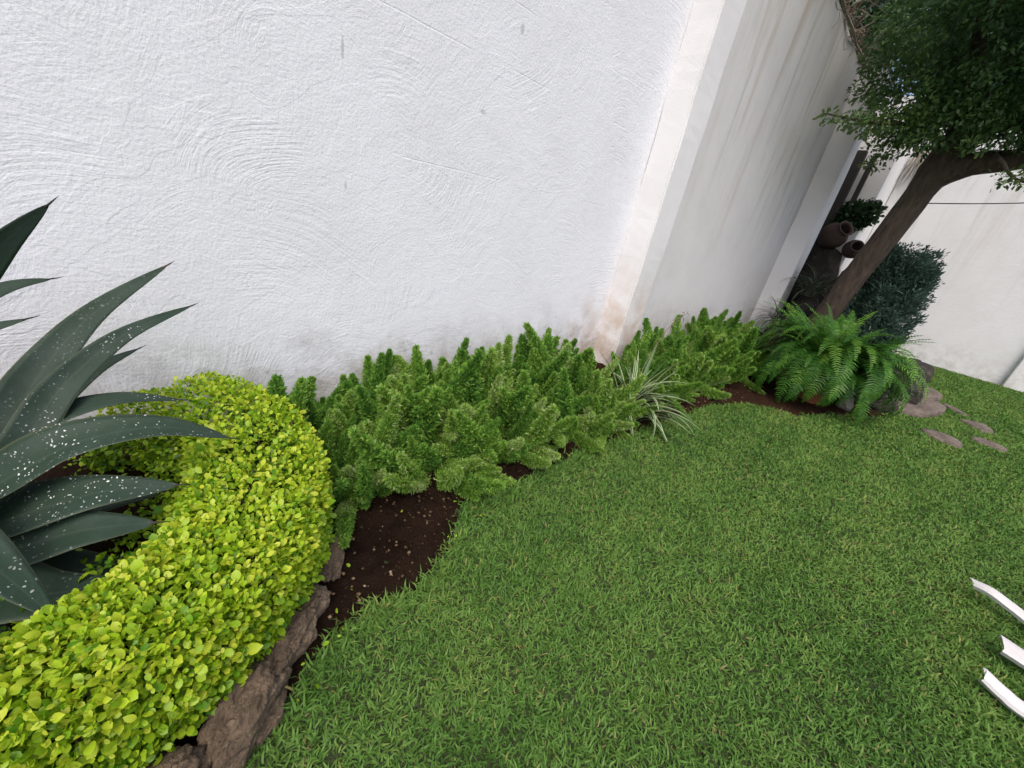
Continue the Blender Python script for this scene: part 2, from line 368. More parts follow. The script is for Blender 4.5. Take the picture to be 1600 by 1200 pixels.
M_post = simple('dark_weathered_wood', (0.030, 0.027, 0.025), 0.8, 14, 0.5); M_wire = simple('black_cable', (0.015, 0.015, 0.016), 0.5)
M_plastic = simple('white_plastic', (0.56, 0.545, 0.54), 0.4, 7, 0.10, 0.0015, dirt=(0.45, 0.42, 0.36))
M_stone = rock_mat('brown_edging_stone', (0.050, 0.033, 0.019), (0.175, 0.122, 0.076), (0.32, 0.24, 0.16), 9)
M_flag = rock_mat('grey_pink_flagstone', (0.08, 0.062, 0.048), (0.165, 0.13, 0.105), (0.24, 0.20, 0.165), 6)
M_darkrock = rock_mat('dark_damp_rock', (0.012, 0.010, 0.008), (0.036, 0.029, 0.022), (0.095, 0.078, 0.060), 8)
M_palerock = rock_mat('pale_rock', (0.12, 0.11, 0.09), (0.28, 0.26, 0.22), (0.45, 0.42, 0.37), 8)

# ------------------------------------------------------------------ ground, soil bed, walls
WY, FX = 2.21, 11.66
# the lawn's edge towards the bed, from the planter to the flagstones
EDGE = np.array([(-0.35, 0.50), (0.02, 0.66), (0.18, 0.75), (0.30, 0.83), (0.44, 0.86), (0.61, 0.82), (0.85, 0.92), (1.04, 1.10), (1.40, 1.07), (1.97, 1.09), (2.47, 1.05), (3.2, 0.99), (3.9, 0.93), (4.38, 0.74), (4.71, 0.38), (5.5, 0.04), (6.0, -0.27), (6.5, -0.35), (7.2, -0.45), (8.3, -0.45), (9.2, -0.1), (10.2, 0.2), (11.6, 0.4)])
def edge_y(x): return np.interp(x, EDGE[:, 0], EDGE[:, 1])
bm = bmesh.new()
for v in ((-60, -60), (60, -60), (60, 60), (-60, 60)): bm.verts.new((*v, 0))
bm.faces.new(bm.verts); me = bpy.data.meshes.new('ground'); bm.to_mesh(me); bm.free(); me.materials.append(M_turf)
props(obj('ground', me), kind='structure')
# bed of loose soil, slightly mounded
xs = np.concatenate([np.linspace(-2.2, 3, 210), np.linspace(3.05, 11.6, 180)]); ns = 46
GV, GF = [], []
for i, x in enumerate(xs):
    y0 = edge_y(x) if x > -0.35 else 0.5
    for j in range(ns):
        u = j / (ns - 1); y = y0 + (2.30 - y0) * u
        d = min(u * (2.3 - y0), 0.15) / 0.15
        z = -0.004 + 0.035 * d * (0.7 + 0.6 * mnoise.noise((x * 3, y * 3, 0))) + 0.026 * d * mnoise.noise((x * 14, y * 14, 3)) + 0.020 * d * mnoise.noise((x * 45, y * 45, 7))
        GV.append((x, y, z))
for i in range(len(xs) - 1):
    for j in range(ns - 1): GF.append((i * ns + j, (i + 1) * ns + j, (i + 1) * ns + j + 1, i * ns + j + 1))
props(obj('soil_bed', np_mesh('soil_bed', GV, GF, M_soil, smooth=True)), kind='structure')

def box(name, lo, hi, mat, parent=None, bevel=0.0, seg=2, cuts=0, jitter=0.0):
    bm = bmesh.new(); bmesh.ops.create_cube(bm, size=1)
    for v in bm.verts: v.co = Vector([lo[i] + (v.co[i] + 0.5) * (hi[i] - lo[i]) for i in range(3)])
    if cuts: bmesh.ops.subdivide_edges(bm, edges=[e for e in bm.edges if abs((e.verts[0].co - e.verts[1].co).z) > 0.5], cuts=cuts, use_grid_fill=True)
    if bevel: bmesh.ops.bevel(bm, geom=[e for e in bm.edges if e.is_manifold and e.calc_face_angle(0) > 0.5], offset=bevel, segments=seg, affect='EDGES')
    if jitter:
        for v in bm.verts:
            v.co.x += jitter * mnoise.noise((v.co.x * 3, v.co.y * 9, v.co.z * 2.2)); v.co.y += jitter * mnoise.noise((v.co.x * 5 + 9, v.co.y * 3, v.co.z * 2.2))
    me = bpy.data.meshes.new(name); bm.to_mesh(me); bm.free(); me.materials.append(mat)
    return obj(name, me, parent)

gw = empty('garden_wall', (3, WY, 0), 'tall white trowelled plaster garden wall with rain stains running along the flower bed', 'wall')
gw_o = gw.location
def wpart(name, lo, hi, mat, **kw):
    o = box(name, lo, hi, mat, None, **kw); o.parent = gw; o.matrix_parent_inverse = Matrix.Translation(-Vector(gw_o)); return o
wpart('wall_panel', (-6, WY, -0.3), (3.80, WY + 0.22, 4.3), M_wall)
wpart('wall_panel', (3.80, WY + 0.002, -0.3), (10.25, WY + 0.22, 4.3), M_wall_grey)
wpart('pillar', (3.60, 1.952, -0.3), (3.96, WY + 0.01, 4.303), M_pillar, bevel=0.012, cuts=40, jitter=0.012)
wpart('pillar', (8.97, 1.86, -0.3), (9.50, WY + 0.01, 4.303), M_pillar, bevel=0.012, cuts=30, jitter=0.010)
wpart('return_wall', (10.25, 1.40, -0.3), (FX + 0.2, WY + 0.218, 4.297), M_pillar, bevel=0.008)
fw = empty('end_wall', (FX, -1, 0), 'white plaster wall closing the far end of the lawn', 'wall')
def fpart(name, lo, hi, mat, **kw):
    o = box(name, lo, hi, mat, None, **kw); o.parent = fw; o.matrix_parent_inverse = Matrix.Translation(-Vector(fw.location)); return o
fpart('wall_panel', (FX, -9, -0.3), (FX + 0.22, 1.39, 4.2), M_far)
fpart('pillar', (FX - 0.10, -2.10, -0.3), (FX + 0.01, -1.62, 4.203), M_pillar, bevel=0.01, cuts=20, jitter=0.008)

# ------------------------------------------------------------------ lawn blades
def in_poly(P, poly):
    x, y = P[:, 0], P[:, 1]; inside = np.zeros(len(P), bool); n = len(poly); j = n - 1
    for i in range(n):
        xi, yi = poly[i]; xj, yj = poly[j]
        c = ((yi > y) != (yj > y)) & (x < (xj - xi) * (y - yi) / (yj - yi + 1e-12) + xi); inside ^= c; j = i
    return inside
STEP = {
 'a': [(5.98, -0.53), (6.11, -0.61), (6.2, -0.79), (5.96, -0.89), (5.81, -0.84), (5.84, -0.63)],
 'b': [(7.23, -0.88), (7.33, -1.02), (7.4, -1.13), (7.1, -1.2), (6.98, -1.08), (7.16, -0.93)],
 'c': [(7.81, -0.71), (7.85, -0.85), (7.6, -1.01), (7.57, -0.89)],
 'd': [(6.43, -0.94), (6.57, -1.02), (6.58, -1.15), (6.5, -1.25), (6.36, -1.21), (6.36, -1.04)]}
def field(P, s, o):
    return np.array([mnoise.noise((x * s + o, y * s, o)) for x, y in P])
BT = np.array([(-0.5, 0, 0), (0.5, 0, 0), (-0.42, 0.5, 0.0), (0.42, 0.5, 0.0), (0, 1, 0)], float)
BF = [(0, 1, 3), (0, 3, 2), (2, 3, 4)]
def blades(x0, x1, y0, y1, dens, Lr, Wr):
    n = int((x1 - x0) * (y1 - y0) * dens)
    P = np.stack([rng.uniform(x0, x1, n), rng.uniform(y0, y1, n), np.zeros(n)], 1)
    ragged = 0.05 * np.sin(P[:, 0] * 23) * np.sin(P[:, 0] * 7.3 + 1) + 0.03 * np.sin(P[:, 0] * 61)
    keep = P[:, 1] < edge_y(P[:, 0]) + ragged + rng.normal(0, 0.018, n)
    for s in STEP.values(): keep &= ~in_poly(P, s)
    P = P[keep]; n = len(P)
    return P, rng.uniform(*Lr, n), rng.uniform(*Wr, n)
zones = [(-0.4, 1.3, -0.7, 1.2, 18500, (0.014, 0.039), (0.0040, 0.0074)), (1.3, 2.6, -1.0, 1.2, 15500, (0.016, 0.040), (0.0044, 0.0078)),
         (2.6, 4.6, -1.35, 1.1, 11000, (0.018, 0.042), (0.0055, 0.0085)), (4.6, 7.2, -1.9, 0.6, 6500, (0.024, 0.048), (0.007, 0.011)),
         (7.2, 11.6, -2.6, 0.4, 4200, (0.025, 0.05), (0.009, 0.014)),
         (-1.2, 3, -2.2, -0.7, 3500, (0.03, 0.06), (0.006, 0.009)), (3, 11.6, -4.5, -1.9, 1300, (0.03, 0.06), (0.012, 0.018))]
def runners(n):                                     # longer blades sprawling over the lawn's edge
    x = rng.uniform(0.15, 4.6, n); y = edge_y(x) + rng.normal(-0.02, 0.025, n)
    return np.stack([x, y, np.full(n, 0.01)], 1), rng.uniform(0.025, 0.06, n), rng.uniform(0.004, 0.008, n)
Ps, Ls, Ws = zip(*([blades(*z) for z in zones] + [runners(5200)])); P = np.vstack(Ps); L = np.concatenate(Ls); W = np.concatenate(Ws); n = len(P)
big = field(P[:, :2], 1.1, 5); med = field(P[:, :2], 5.5, 11); fine = field(P[:, :2], 16, 3)
az = rng.uniform(0, 2 * math.pi, n) ; tilt = np.clip(rng.normal(0.62, 0.36, n), 0.05, 1.4)
D = np.stack([np.cos(az) * np.cos(tilt), np.sin(az) * np.cos(tilt), np.sin(tilt)], 1)
Mx = frames(D, rng.normal(0, 0.5, n))
row = 0.5 + 0.5 * np.sin(P[:, 1] * 2 * math.pi / 0.42 + 0.6 * big)      # faint mower passes
L *= 1 + 0.25 * med; tint = np.clip(0.44 + 0.20 * med + 0.24 * big + 0.10 * fine + 0.13 * row + rng.normal(0, 0.12, n) + 0.05 * (P[:, 0] > 2), 0, 0.9)
dead = rng.random(n) < 0.018 + 0.05 * np.clip(fine + 0.1, 0, 1) + 0.22 * np.clip(field(P[:, :2], 1.9, 41) - 0.28, 0, 1); tint[dead] = rng.uniform(0.9, 1.0, dead.sum())
T = BT[None] * np.stack([W, L, np.ones(n)], 1)[:, None, :]
T[:, 2:4, 2] += -0.0 + (0.10 * L)[:, None]; T[:, 4, 2] += -0.16 * L
V = np.einsum('nij,nkj->nki', Mx, T) + P[:, None, :]
F = (np.array(BF)[None] + (np.arange(n) * 5)[:, None, None]).reshape(-1, 3)
lawn = obj('lawn_grass', np_mesh('lawn_grass', V.reshape(-1, 3), F, M_grass, {'tint': np.repeat(tint, 5)}))
props(lawn, 'short mown green lawn of broad grass blades', 'grass', kind='stuff')
NGRASS = n

# ------------------------------------------------------------------ clipped golden hedge round the planter
LEAF_V = np.array([(0, 0, 0), (-0.22, 0.22, 0.05), (0, 0.22, 0), (0.22, 0.22, 0.05), (-0.33, 0.52, 0.07), (0, 0.52, 0.0), (0.33, 0.52, 0.07), (-0.27, 0.80, 0.03), (0, 0.80, -0.04), (0.27, 0.80, 0.03), (0, 1.0, -0.09)], float)
LEAF_F = [(0, 2, 1), (0, 3, 2), (1, 2, 5), (1, 5, 4), (2, 3, 6), (2, 6, 5), (4, 5, 8), (4, 8, 7), (5, 6, 9), (5, 9, 8), (7, 8, 10), (8, 9, 10)]
OUT = smooth_path([(0.30, 2.19), (0.43, 1.98), (0.50, 1.68), (0.49, 1.40), (0.415, 1.17), (0.315, 1.01), (0.21, 0.90), (0.10, 0.80), (-0.01, 0.755), (-0.14, 0.725), (-0.32, 0.71), (-0.6, 0.78), (-0.9, 0.95)], 120)
INN = smooth_path([(-0.20, 1.93), (-0.02, 1.85), (0.05, 1.68), (0.03, 1.46), (-0.02, 1.29), (-0.08, 1.17), (-0.16, 1.10), (-0.23, 1.06), (-0.29, 1.04), (-0.35, 1.03), (-0.42, 1.03), (-0.55, 1.06), (-0.72, 1.18)], 120)
_a = np.linspace(-1, 1, 801) * math.pi * 0.5
_w = np.sign(np.sin(_a)) * np.abs(np.sin(_a)) ** 0.45; _h = np.abs(np.cos(_a)) ** 0.45
_cl = np.concatenate([[0], np.cumsum(np.hypot(np.diff(_w * 0.20), np.diff(_h * 0.30)))]); _cl = _cl / _cl[-1] * 2 - 1
def hedge_point(s, u, v):
    """s along, u -1..1 round the section from inner foot over the top to outer foot, v depth 0 = skin"""
    i = s * 118.99; i0 = i.astype(int); f = (i - i0)[:, None]
    o = OUT[i0] * (1 - f) + OUT[i0 + 1] * f; ii = INN[i0] * (1 - f) + INN[i0 + 1] * f
    half = np.linalg.norm(o - ii, axis=1) / 2; c = (o + ii) / 2; side = (o - ii) / (2 * half[:, None])
    wn2 = np.interp(u, _cl, _w); hn2 = np.interp(u, _cl, _h)
    nx = np.sign(wn2) * np.abs(wn2) ** 3.4; nz = np.abs(hn2) ** 3.4
    N = np.concatenate([side * nx[:, None], nz[:, None]], 1); N /= np.linalg.norm(N, axis=1, keepdims=True)
    Pp = np.concatenate([c + side * (wn2 * half)[:, None], (0.125 + 0.305 * hn2)[:, None]], 1)
    lump = np.array([mnoise.noise((p[0] * 5, p[1] * 5, p[2] * 5)) + 0.5 * mnoise.noise((p[0] * 14, p[1] * 14, p[2] * 14)) for p in Pp])
    return Pp + N * (0.032 * lump - v)[:, None], N
hedge = empty('clipped_hedge', (0.3, 1.0, 0.1), 'low clipped golden yellow-green hedge curving round the agave planter', 'hedge')
nh = 42000
s = rng.uniform(0, 1, nh); u = rng.uniform(-1, 1, nh); v = np.abs(rng.normal(0, 0.022, nh)); v[: nh // 4] = rng.uniform(0.03, 0.10, nh // 4)
HP, HN = hedge_point(s, u, v)
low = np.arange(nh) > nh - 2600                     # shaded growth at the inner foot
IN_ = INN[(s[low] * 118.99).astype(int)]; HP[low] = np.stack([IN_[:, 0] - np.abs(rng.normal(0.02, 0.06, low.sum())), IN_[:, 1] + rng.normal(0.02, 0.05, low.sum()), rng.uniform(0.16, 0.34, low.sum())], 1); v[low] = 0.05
rd = rng.normal(0, 1, (nh, 3)); HD = HN * rng.uniform(0.0, 0.9, nh)[:, None] + rd * 0.75 + np.array([0, 0, 0.12])
HM = frames(HD, rng.normal(0, 0.8, nh))
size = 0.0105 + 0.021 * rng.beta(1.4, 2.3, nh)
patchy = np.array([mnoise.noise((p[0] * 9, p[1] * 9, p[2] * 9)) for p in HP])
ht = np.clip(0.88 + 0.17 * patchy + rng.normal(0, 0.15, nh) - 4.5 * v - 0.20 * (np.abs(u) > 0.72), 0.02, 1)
ht[rng.random(nh) < 0.10] *= 0.45
sprig = rng.random(nh) < 0.004; size[sprig] *= 1.6
mean_to_cam = np.linalg.norm(HP - np.array([0, 0, 1.4]), axis=1)
facing = ((np.array([0, 0, 1.4]) - HP) * HN).sum(1) / mean_to_cam
show = size ** 2 / mean_to_cam ** 2 * np.clip(facing, 0, 1) * (v < 0.012) * (HP[:, 0] > -0.28)
pick = np.argsort(-show)[:280]; rest = np.ones(nh, bool); rest[pick] = False
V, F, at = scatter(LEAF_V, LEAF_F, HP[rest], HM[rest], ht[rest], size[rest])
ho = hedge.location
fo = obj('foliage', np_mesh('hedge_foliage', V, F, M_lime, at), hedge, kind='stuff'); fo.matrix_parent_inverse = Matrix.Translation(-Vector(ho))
leaf_vars = []
for i in range(10):
    t_ = 0.40 + 0.06 * i
    VV = LEAF_V.copy(); VV[:, 0] *= rng.uniform(0.85, 1.2); VV[:, 2] *= rng.uniform(0.3, 1.8)
    leaf_vars.append((t_, np_mesh('hedge_leaf', VV, LEAF_F, M_lime, {'tint': np.full(len(VV), t_)})))
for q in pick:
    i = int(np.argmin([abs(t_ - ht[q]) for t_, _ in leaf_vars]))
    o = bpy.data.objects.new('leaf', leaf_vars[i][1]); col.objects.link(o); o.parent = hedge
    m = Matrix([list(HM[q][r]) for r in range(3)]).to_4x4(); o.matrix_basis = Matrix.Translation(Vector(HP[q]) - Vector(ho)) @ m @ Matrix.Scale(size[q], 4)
# woody stems inside the hedge
st = []
for _ in range(120):
    s_ = rng.uniform(0, 1, 1); p_, n_ = hedge_point(s_, rng.uniform(-0.7, 0.7, 1), np.array([0.03]))
    i = int(s_[0] * 118); b = (OUT[i] + INN[i]) / 2 + rng.normal(0, 0.03, 2)
    st.append(tube(smooth_path([(b[0], b[1], 0.06), (0.6 * b[0] + 0.4 * p_[0, 0] + rng.normal(0, 0.02), 0.6 * b[1] + 0.4 * p_[0, 1], 0.19), tuple(p_[0])], 5), [0.005, 0.0045, 0.004, 0.003, 0.002], 5))
o = obj('stems', pymesh('hedge_stems', *join_vf(st), M_twig), hedge); o.matrix_parent_inverse = Matrix.Translation(-Vector(ho))

# planter soil inside the ring and its edging stones
def rock(name, loc, size, mat, seed, strata=0.0, rz=0.0, sub=4, parent=None, cutz=None, tilt=(0, 0)):
    bm = bmesh.new(); bmesh.ops.create_icosphere(bm, subdivisions=sub, radius=1)
    o_ = seed * 13.7
    planes = [Vector(np.random.default_rng(seed * 31 + i).normal(0, 1, 3)).normalized() for i in range(9)]
    for vtx in bm.verts:
        p = vtx.co.copy(); r = 1.0
        for i, pl in enumerate(planes):
            d = p.dot(pl); lim = 0.62 + 0.22 * ((i * 7 + seed) % 5) / 5
            if d > lim: p -= pl * (d - lim) * 0.85
        p *= 1 + 0.16 * mnoise.noise(p * 1.6 + Vector((o_, 0, 0))) + 0.07 * mnoise.noise(p * 4.5 + Vector((o_, 3, 0))) + 0.025 * mnoise.noise(p * 13 + Vector((o_, 5, 0)))
        if strata: p *= 1 - strata * abs(mnoise.noise(Vector((p.x * 0.9 + o_, p.y * 4.2, p.z * 4.2)))) - 0.5 * strata * abs(mnoise.noise(Vector((p.x * 2 + o_, p.y * 11, p.z * 11))))
        vtx.co = Vector((p.x * size[0], p.y * size[1], p.z * size[2]))
        if cutz is not None and vtx.co.z > cutz: vtx.co.z = cutz + 0.15 * (vtx.co.z - cutz)
    for f in bm.faces: f.smooth = True
    me = bpy.data.meshes.new(name); bm.to_mesh(me); bm.free(); me.materials.append(mat)
    o = obj(name, me, parent, loc); o.rotation_euler = (tilt[0], tilt[1], rz); return o
bm = bmesh.new(); ctr = bm.verts.new((-0.4, 1.5, 0.16)); ring = [bm.verts.new((p[0], p[1], 0.13)) for p in ((OUT + INN) / 2)[::5]]
ring += [bm.verts.new((-1.3, 1.2, 0.13)), bm.verts.new((-1.4, 2.2, 0.13)), bm.verts.new((0.0, 2.2, 0.13))]
for i in range(len(ring)): bm.faces.new((ctr, ring[i], ring[(i + 1) % len(ring)]))
bmesh.ops.recalc_face_normals(bm, faces=bm.faces)
me = bpy.data.meshes.new('planter_soil'); bm.to_mesh(me); bm.free(); me.materials.append(M_soil); props(obj('planter_soil', me), kind='structure')
edge_st = [((0.285, 0.985, 0.05), (0.085, 0.065, 0.075), 40, 'small rounded brown edging stone where the hedge meets the dark soil'),
           ((0.195, 0.885, 0.065), (0.145, 0.075, 0.095), 45, 'long brown edging stone under the hedge, second from the dark soil'),
           ((0.045, 0.745, 0.06), (0.15, 0.085, 0.105), 38, 'large brown edging stone under the hedge at the bottom of the picture'),
           ((-0.16, 0.675, 0.06), (0.15, 0.09, 0.10), 12, 'brown edging stone at the bottom left below the hedge'),
           ((0.40, 1.12, 0.05), (0.12, 0.07, 0.08), 58, 'brown edging stone hidden low between the hedge and the first foxtail fern'),
           ((0.105, 0.735, 0.015), (0.085, 0.035, 0.055), 42, 'thin brown stone leaning on the edging beside the grass')]
for i, (loc, sz, rz, lb) in enumerate(edge_st):
    props(rock('edging_stone', loc, sz, M_stone, i + 1, strata=0.30, sub=5, rz=R(rz), tilt=(0.15 * (i % 3 - 1), 0.1 * (i % 2))), lb, 'stone', 'stones edging the planter')

# ------------------------------------------------------------------ agave
def strap(path, width, chan=0.25, nseg=22, across=7, thick=0.004, up=None, tip=0.02, twist=0.0, wave=0.0):
    """a long leaf along a path: width(t), channelled section, two skins; returns V, F, across, along"""
    C = smooth_path(path, nseg); T = np.gradient(C, axis=0); T /= np.linalg.norm(T, axis=1, keepdims=True)
    V, A, B = [], [], []
    upv = np.array([0, 0, 1.0]) if up is None else np.asarray(up, float)
    for i in range(nseg):
        t = i / (nseg - 1); S = np.cross(T[i], upv); S /= np.linalg.norm(S) + 1e-9; N = np.cross(S, T[i])
        tw = twist * t; S, N = S * math.cos(tw) + N * math.sin(tw), N * math.cos(tw) - S * math.sin(tw)
        w = width(t)
        for sk in (0, 1):
            for j in range(across):
                x = -1 + 2 * j / (across - 1)
                th = thick * (1 - 0.93 * x * x) * (0.2 + 0.8 * min(1, (1 - t) * 4))
                z = chan * w * (abs(x) ** 1.7) * (1 - 0.6 * t) + wave * w * math.sin(9 * t + 2 * x) - (th if sk else 0)
                V.append(C[i] + S * (x * w) + N * z); A.append(abs(x)); B.append(t)
    F = []; st_ = across * 2
    for i in range(nseg - 1):
        a, b = i * st_, (i + 1) * st_
        for j in range(across - 1):
            F.append((a + j, a + j + 1, b + j + 1, b + j)); F.append((a + across + j + 1, a + across + j, b + across + j, b + across + j + 1))
        F.append((a, b, b + across, a + across)); e = across - 1
        F.append((a + e, a + across + e, b + across + e, b + e))
    return np.array(V), F, np.array(A), np.array(B)
AC = Vector((-0.50, 1.56, 0.22))
agave = empty('agave', AC, 'large grey-green agave with broad arching leaves speckled white, inside the clipped hedge', 'agave')
def agave_w(wm): return lambda t: wm * (0.62 + 0.75 * t if t < 0.5 else 0.995) * (1 - max(0, (t - 0.42) / 0.58) ** 1.75) + 0.0012
c0 = np.array(AC)
ag = [  # path points after the heart, half width, channel, droppings, up hint
 ([(-0.47, 1.57, 0.62), (-0.33, 1.575, 0.90), (-0.21, 1.59, 1.07), (-0.105, 1.60, 1.185)], 0.045, 0.25, 0.0, (0.6, -0.75, 0.2)),
 ([(-0.44, 1.58, 0.40), (-0.32, 1.61, 0.545), (-0.225, 1.70, 0.685), (-0.085, 1.83, 0.825), (0.13, 1.95, 0.962)], 0.063, 0.30, 0.12, (-0.1, -0.75, 0.65)),
 ([(-0.42, 1.55, 0.38), (-0.29, 1.56, 0.525), (-0.185, 1.65, 0.655), (-0.03, 1.76, 0.765), (0.172, 1.85, 0.835)], 0.048, 0.28, 0.75, (0.1, -0.7, 0.7)),
 ([(-0.40, 1.70, 0.35), (-0.25, 1.80, 0.50), (-0.12, 1.88, 0.60), (0.0, 1.95, 0.64)], 0.034, 0.25, 0.2, (0, -0.6, 0.8)),
 ([(-0.42, 1.47, 0.40), (-0.31, 1.44, 0.500), (-0.165, 1.42, 0.585), (0.01, 1.39, 0.600), (0.17, 1.35, 0.538)], 0.078, 0.42, 1.0, (0.1, -0.35, 1)),
 ([(-0.40, 1.58, 0.42), (-0.25, 1.60, 0.56), (-0.08, 1.62, 0.60), (0.08, 1.62, 0.565)], 0.048, 0.35, 1.0, (0, -0.3, 1)),
 ([(-0.40, 1.44, 0.35), (-0.28, 1.36, 0.435), (-0.14, 1.31, 0.475), (0.02, 1.28, 0.455)], 0.085, 0.30, 0.9, (0.2, -0.4, 1)),
 ([(-0.42, 1.40, 0.32), (-0.30, 1.28, 0.395), (-0.18, 1.23, 0.425), (-0.045, 1.20, 0.405)], 0.085, 0.30, 0.55, (0.2, -0.4, 1)),
 ([(-0.45, 1.38, 0.30), (-0.36, 1.22, 0.33), (-0.26, 1.14, 0.335), (-0.12, 1.11, 0.31)], 0.095, 0.25, 0.15, (0.2, -0.3, 1)),
 ([(-0.48, 1.40, 0.42), (-0.42, 1.28, 0.52), (-0.325, 1.15, 0.490), (-0.232, 1.00, 0.395)], 0.078, 0.35, 0.35, (0.25, -0.2, 1)),
 ([(-0.42, 1.50, 0.28), (-0.28, 1.46, 0.33), (-0.14, 1.45, 0.35), (-0.01, 1.46, 0.31)], 0.085, 0.25, 0.3, (0.1, -0.3, 1)),
 ([(-0.47, 1.36, 0.26), (-0.44, 1.22, 0.28), (-0.38, 1.12, 0.28), (-0.30, 1.05, 0.26)], 0.085, 0.25, 0.1, (0.2, -0.3, 1)),
 ([(-0.44, 1.44, 0.25), (-0.34, 1.34, 0.26), (-0.22, 1.27, 0.26), (-0.10, 1.24, 0.23)], 0.09, 0.25, 0.1, (0.2, -0.3, 1)),
 ([(-0.55, 1.66, 0.55), (-0.42, 1.80, 0.78), (-0.28, 1.90, 0.88), (-0.17, 1.95, 0.905)], 0.036, 0.25, 0.0, (0, -0.6, 0.8)),
 ([(-0.55, 1.60, 0.50), (-0.48, 1.72, 0.68), (-0.36, 1.80, 0.77), (-0.235, 1.85, 0.805)], 0.036, 0.25, 0.0, (0, -0.6, 0.8)),
 ([(-0.62, 1.56, 0.55), (-0.74, 1.60, 0.85), (-0.92, 1.66, 1.05)], 0.06, 0.3, 0.2, (0.5, 0, 0.6)),
 ([(-0.66, 1.48, 0.45), (-0.88, 1.40, 0.62), (-1.15, 1.30, 0.60)], 0.06, 0.3, 0.4, (0.2, 0, 1)),
 ([(-0.62, 1.68, 0.45), (-0.80, 1.85, 0.62), (-1.02, 2.0, 0.66)], 0.06, 0.3, 0.4, (0, 0, 1)),
 ([(-0.55, 1.36, 0.42), (-0.62, 1.14, 0.55), (-0.74, 0.92, 0.48)], 0.062, 0.3, 0.4, (0, 0, 1)),
 ([(-0.53, 1.58, 0.60), (-0.56, 1.62, 0.95), (-0.54, 1.70, 1.22)], 0.045, 0.4, 0.0, (0.3, -0.9, 0.1)),
]
for pts, wm, ch, spk, up in ag:
    base = c0 + (np.array(pts[0]) - c0) * np.array([0.12, 0.12, 0.25]) - np.array([0, 0, 0.02])
    V, F, A, B = strap([base] + [np.array(p) for p in pts], agave_w(wm), ch, 34, 9, 0.016, up, wave=0.05)
    me = np_mesh('agave_leaf', V - c0, F, M_agave, {'across': A, 'along': B, 'speckle': np.full(len(V), spk)}, smooth=True)
    lf = obj('leaf', me, agave)
    C = smooth_path([np.array(p) for p in pts], 30); d_ = C[-1] - C[-3]; d_ /= np.linalg.norm(d_); e_ = C[-1] - c0
    obj('spine', pymesh('agave_spine', *tube([e_ - d_ * 0.012, e_ + d_ * 0.008, e_ + d_ * 0.03], [0.0028, 0.0022, 0.0004], 6), M_post), lf)
V, F = tube([(0, 0, -0.08), (0, 0, 0.05), (0, 0, 0.16), (0, 0, 0.26)], [0.09, 0.12, 0.08, 0.01], 12)
obj('heart', pymesh('agave_heart', V, F, M_agave), agave)

# ------------------------------------------------------------------ foxtail ferns
def plume_mesh(seed, L, Rm, tbase, bend):
    r = np.random.default_rng(seed)
    tt = np.linspace(0, 1, 12)
    el = bend[0] + (bend[1] - bend[0]) * tt
    ax = np.cumsum(np.stack([np.cos(el), np.zeros(12), np.sin(el)], 1) * L / 11, axis=0)
    n = int(3600 * L / 0.45)
    t = r.beta(1.15, 1.0, n) * 0.97 + 0.03
    C = np.stack([np.interp(t, tt, ax[:, i]) for i in range(3)], 1)
    e = np.interp(t, tt, el); T = np.stack([np.cos(e), 0 * e, np.sin(e)], 1)
    a = r.uniform(0, 2 * math.pi, n); N1 = np.stack([-np.sin(e), 0 * e, np.cos(e)], 1); N2 = np.array([0, 1.0, 0])
    O = N1 * np.cos(a)[:, None] + N2 * np.sin(a)[:, None]
    prof = Rm * np.clip(np.minimum(t / 0.16, 1.0) ** 0.6 * np.clip((1 - t) / 0.62, 0, 1) ** 0.62, 0.03, 1) * (1 + 0.13 * np.sin(t * 55 + seed))
    rr = prof * (0.25 + 0.80 * r.random(n) ** 0.8)
    P = C + O * rr[:, None]
    D = O * 0.75 + T * r.uniform(0.35, 1.1, n)[:, None] + r.normal(0, 0.35, (n, 3))
    M = frames(D, r.uniform(0, 6.28, n))
    ln = r.uniform(0.011, 0.023, n)
    TV = np.array([(-0.15, 0, 0), (0.15, 0, 0), (0.13, 0.6, 0.05), (-0.13, 0.6, 0.05), (0, 1, 0)], float)
    knot = np.sin(t * 34 + 3 * np.sin(a * 2 + seed) + seed) * np.cos(a * 3 + t * 21)
    P = P + O * (0.006 * knot)[:, None]
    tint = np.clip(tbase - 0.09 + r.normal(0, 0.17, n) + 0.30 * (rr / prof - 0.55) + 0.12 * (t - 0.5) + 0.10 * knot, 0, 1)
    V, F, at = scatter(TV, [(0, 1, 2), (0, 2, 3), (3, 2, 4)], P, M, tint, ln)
    sv_, sf_ = tube(np.vstack([[(0, 0, 0)], ax]), np.linspace(0.0035, 0.001, 13), 4)
    F3 = []
    for f in sf_:
        f = list(dict.fromkeys(f)); F3.append((f[0], f[1], f[2]))
        if len(f) == 4: F3.append((f[0], f[2], f[3]))
    Vt = np.vstack([V, sv_]); Ft = np.vstack([F, np.array(F3) + len(V)])
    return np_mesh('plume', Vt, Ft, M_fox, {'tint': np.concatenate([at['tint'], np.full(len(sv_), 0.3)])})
plumes = {}
sd_ = 0
for shape in ('up', 'out', 'low'):
    for tb in (0.38, 0.55, 0.70, 0.86):
        for q in range(2):
            sd_ += 1; bend = {'up': (R(62), R(86)), 'out': (R(36), R(60)), 'low': (R(26), R(14))}[shape]
            plumes.setdefault((shape, tb), []).append(plume_mesh(sd_, 0.35 if q else 0.43, 0.056 if q else 0.049, tb, bend))
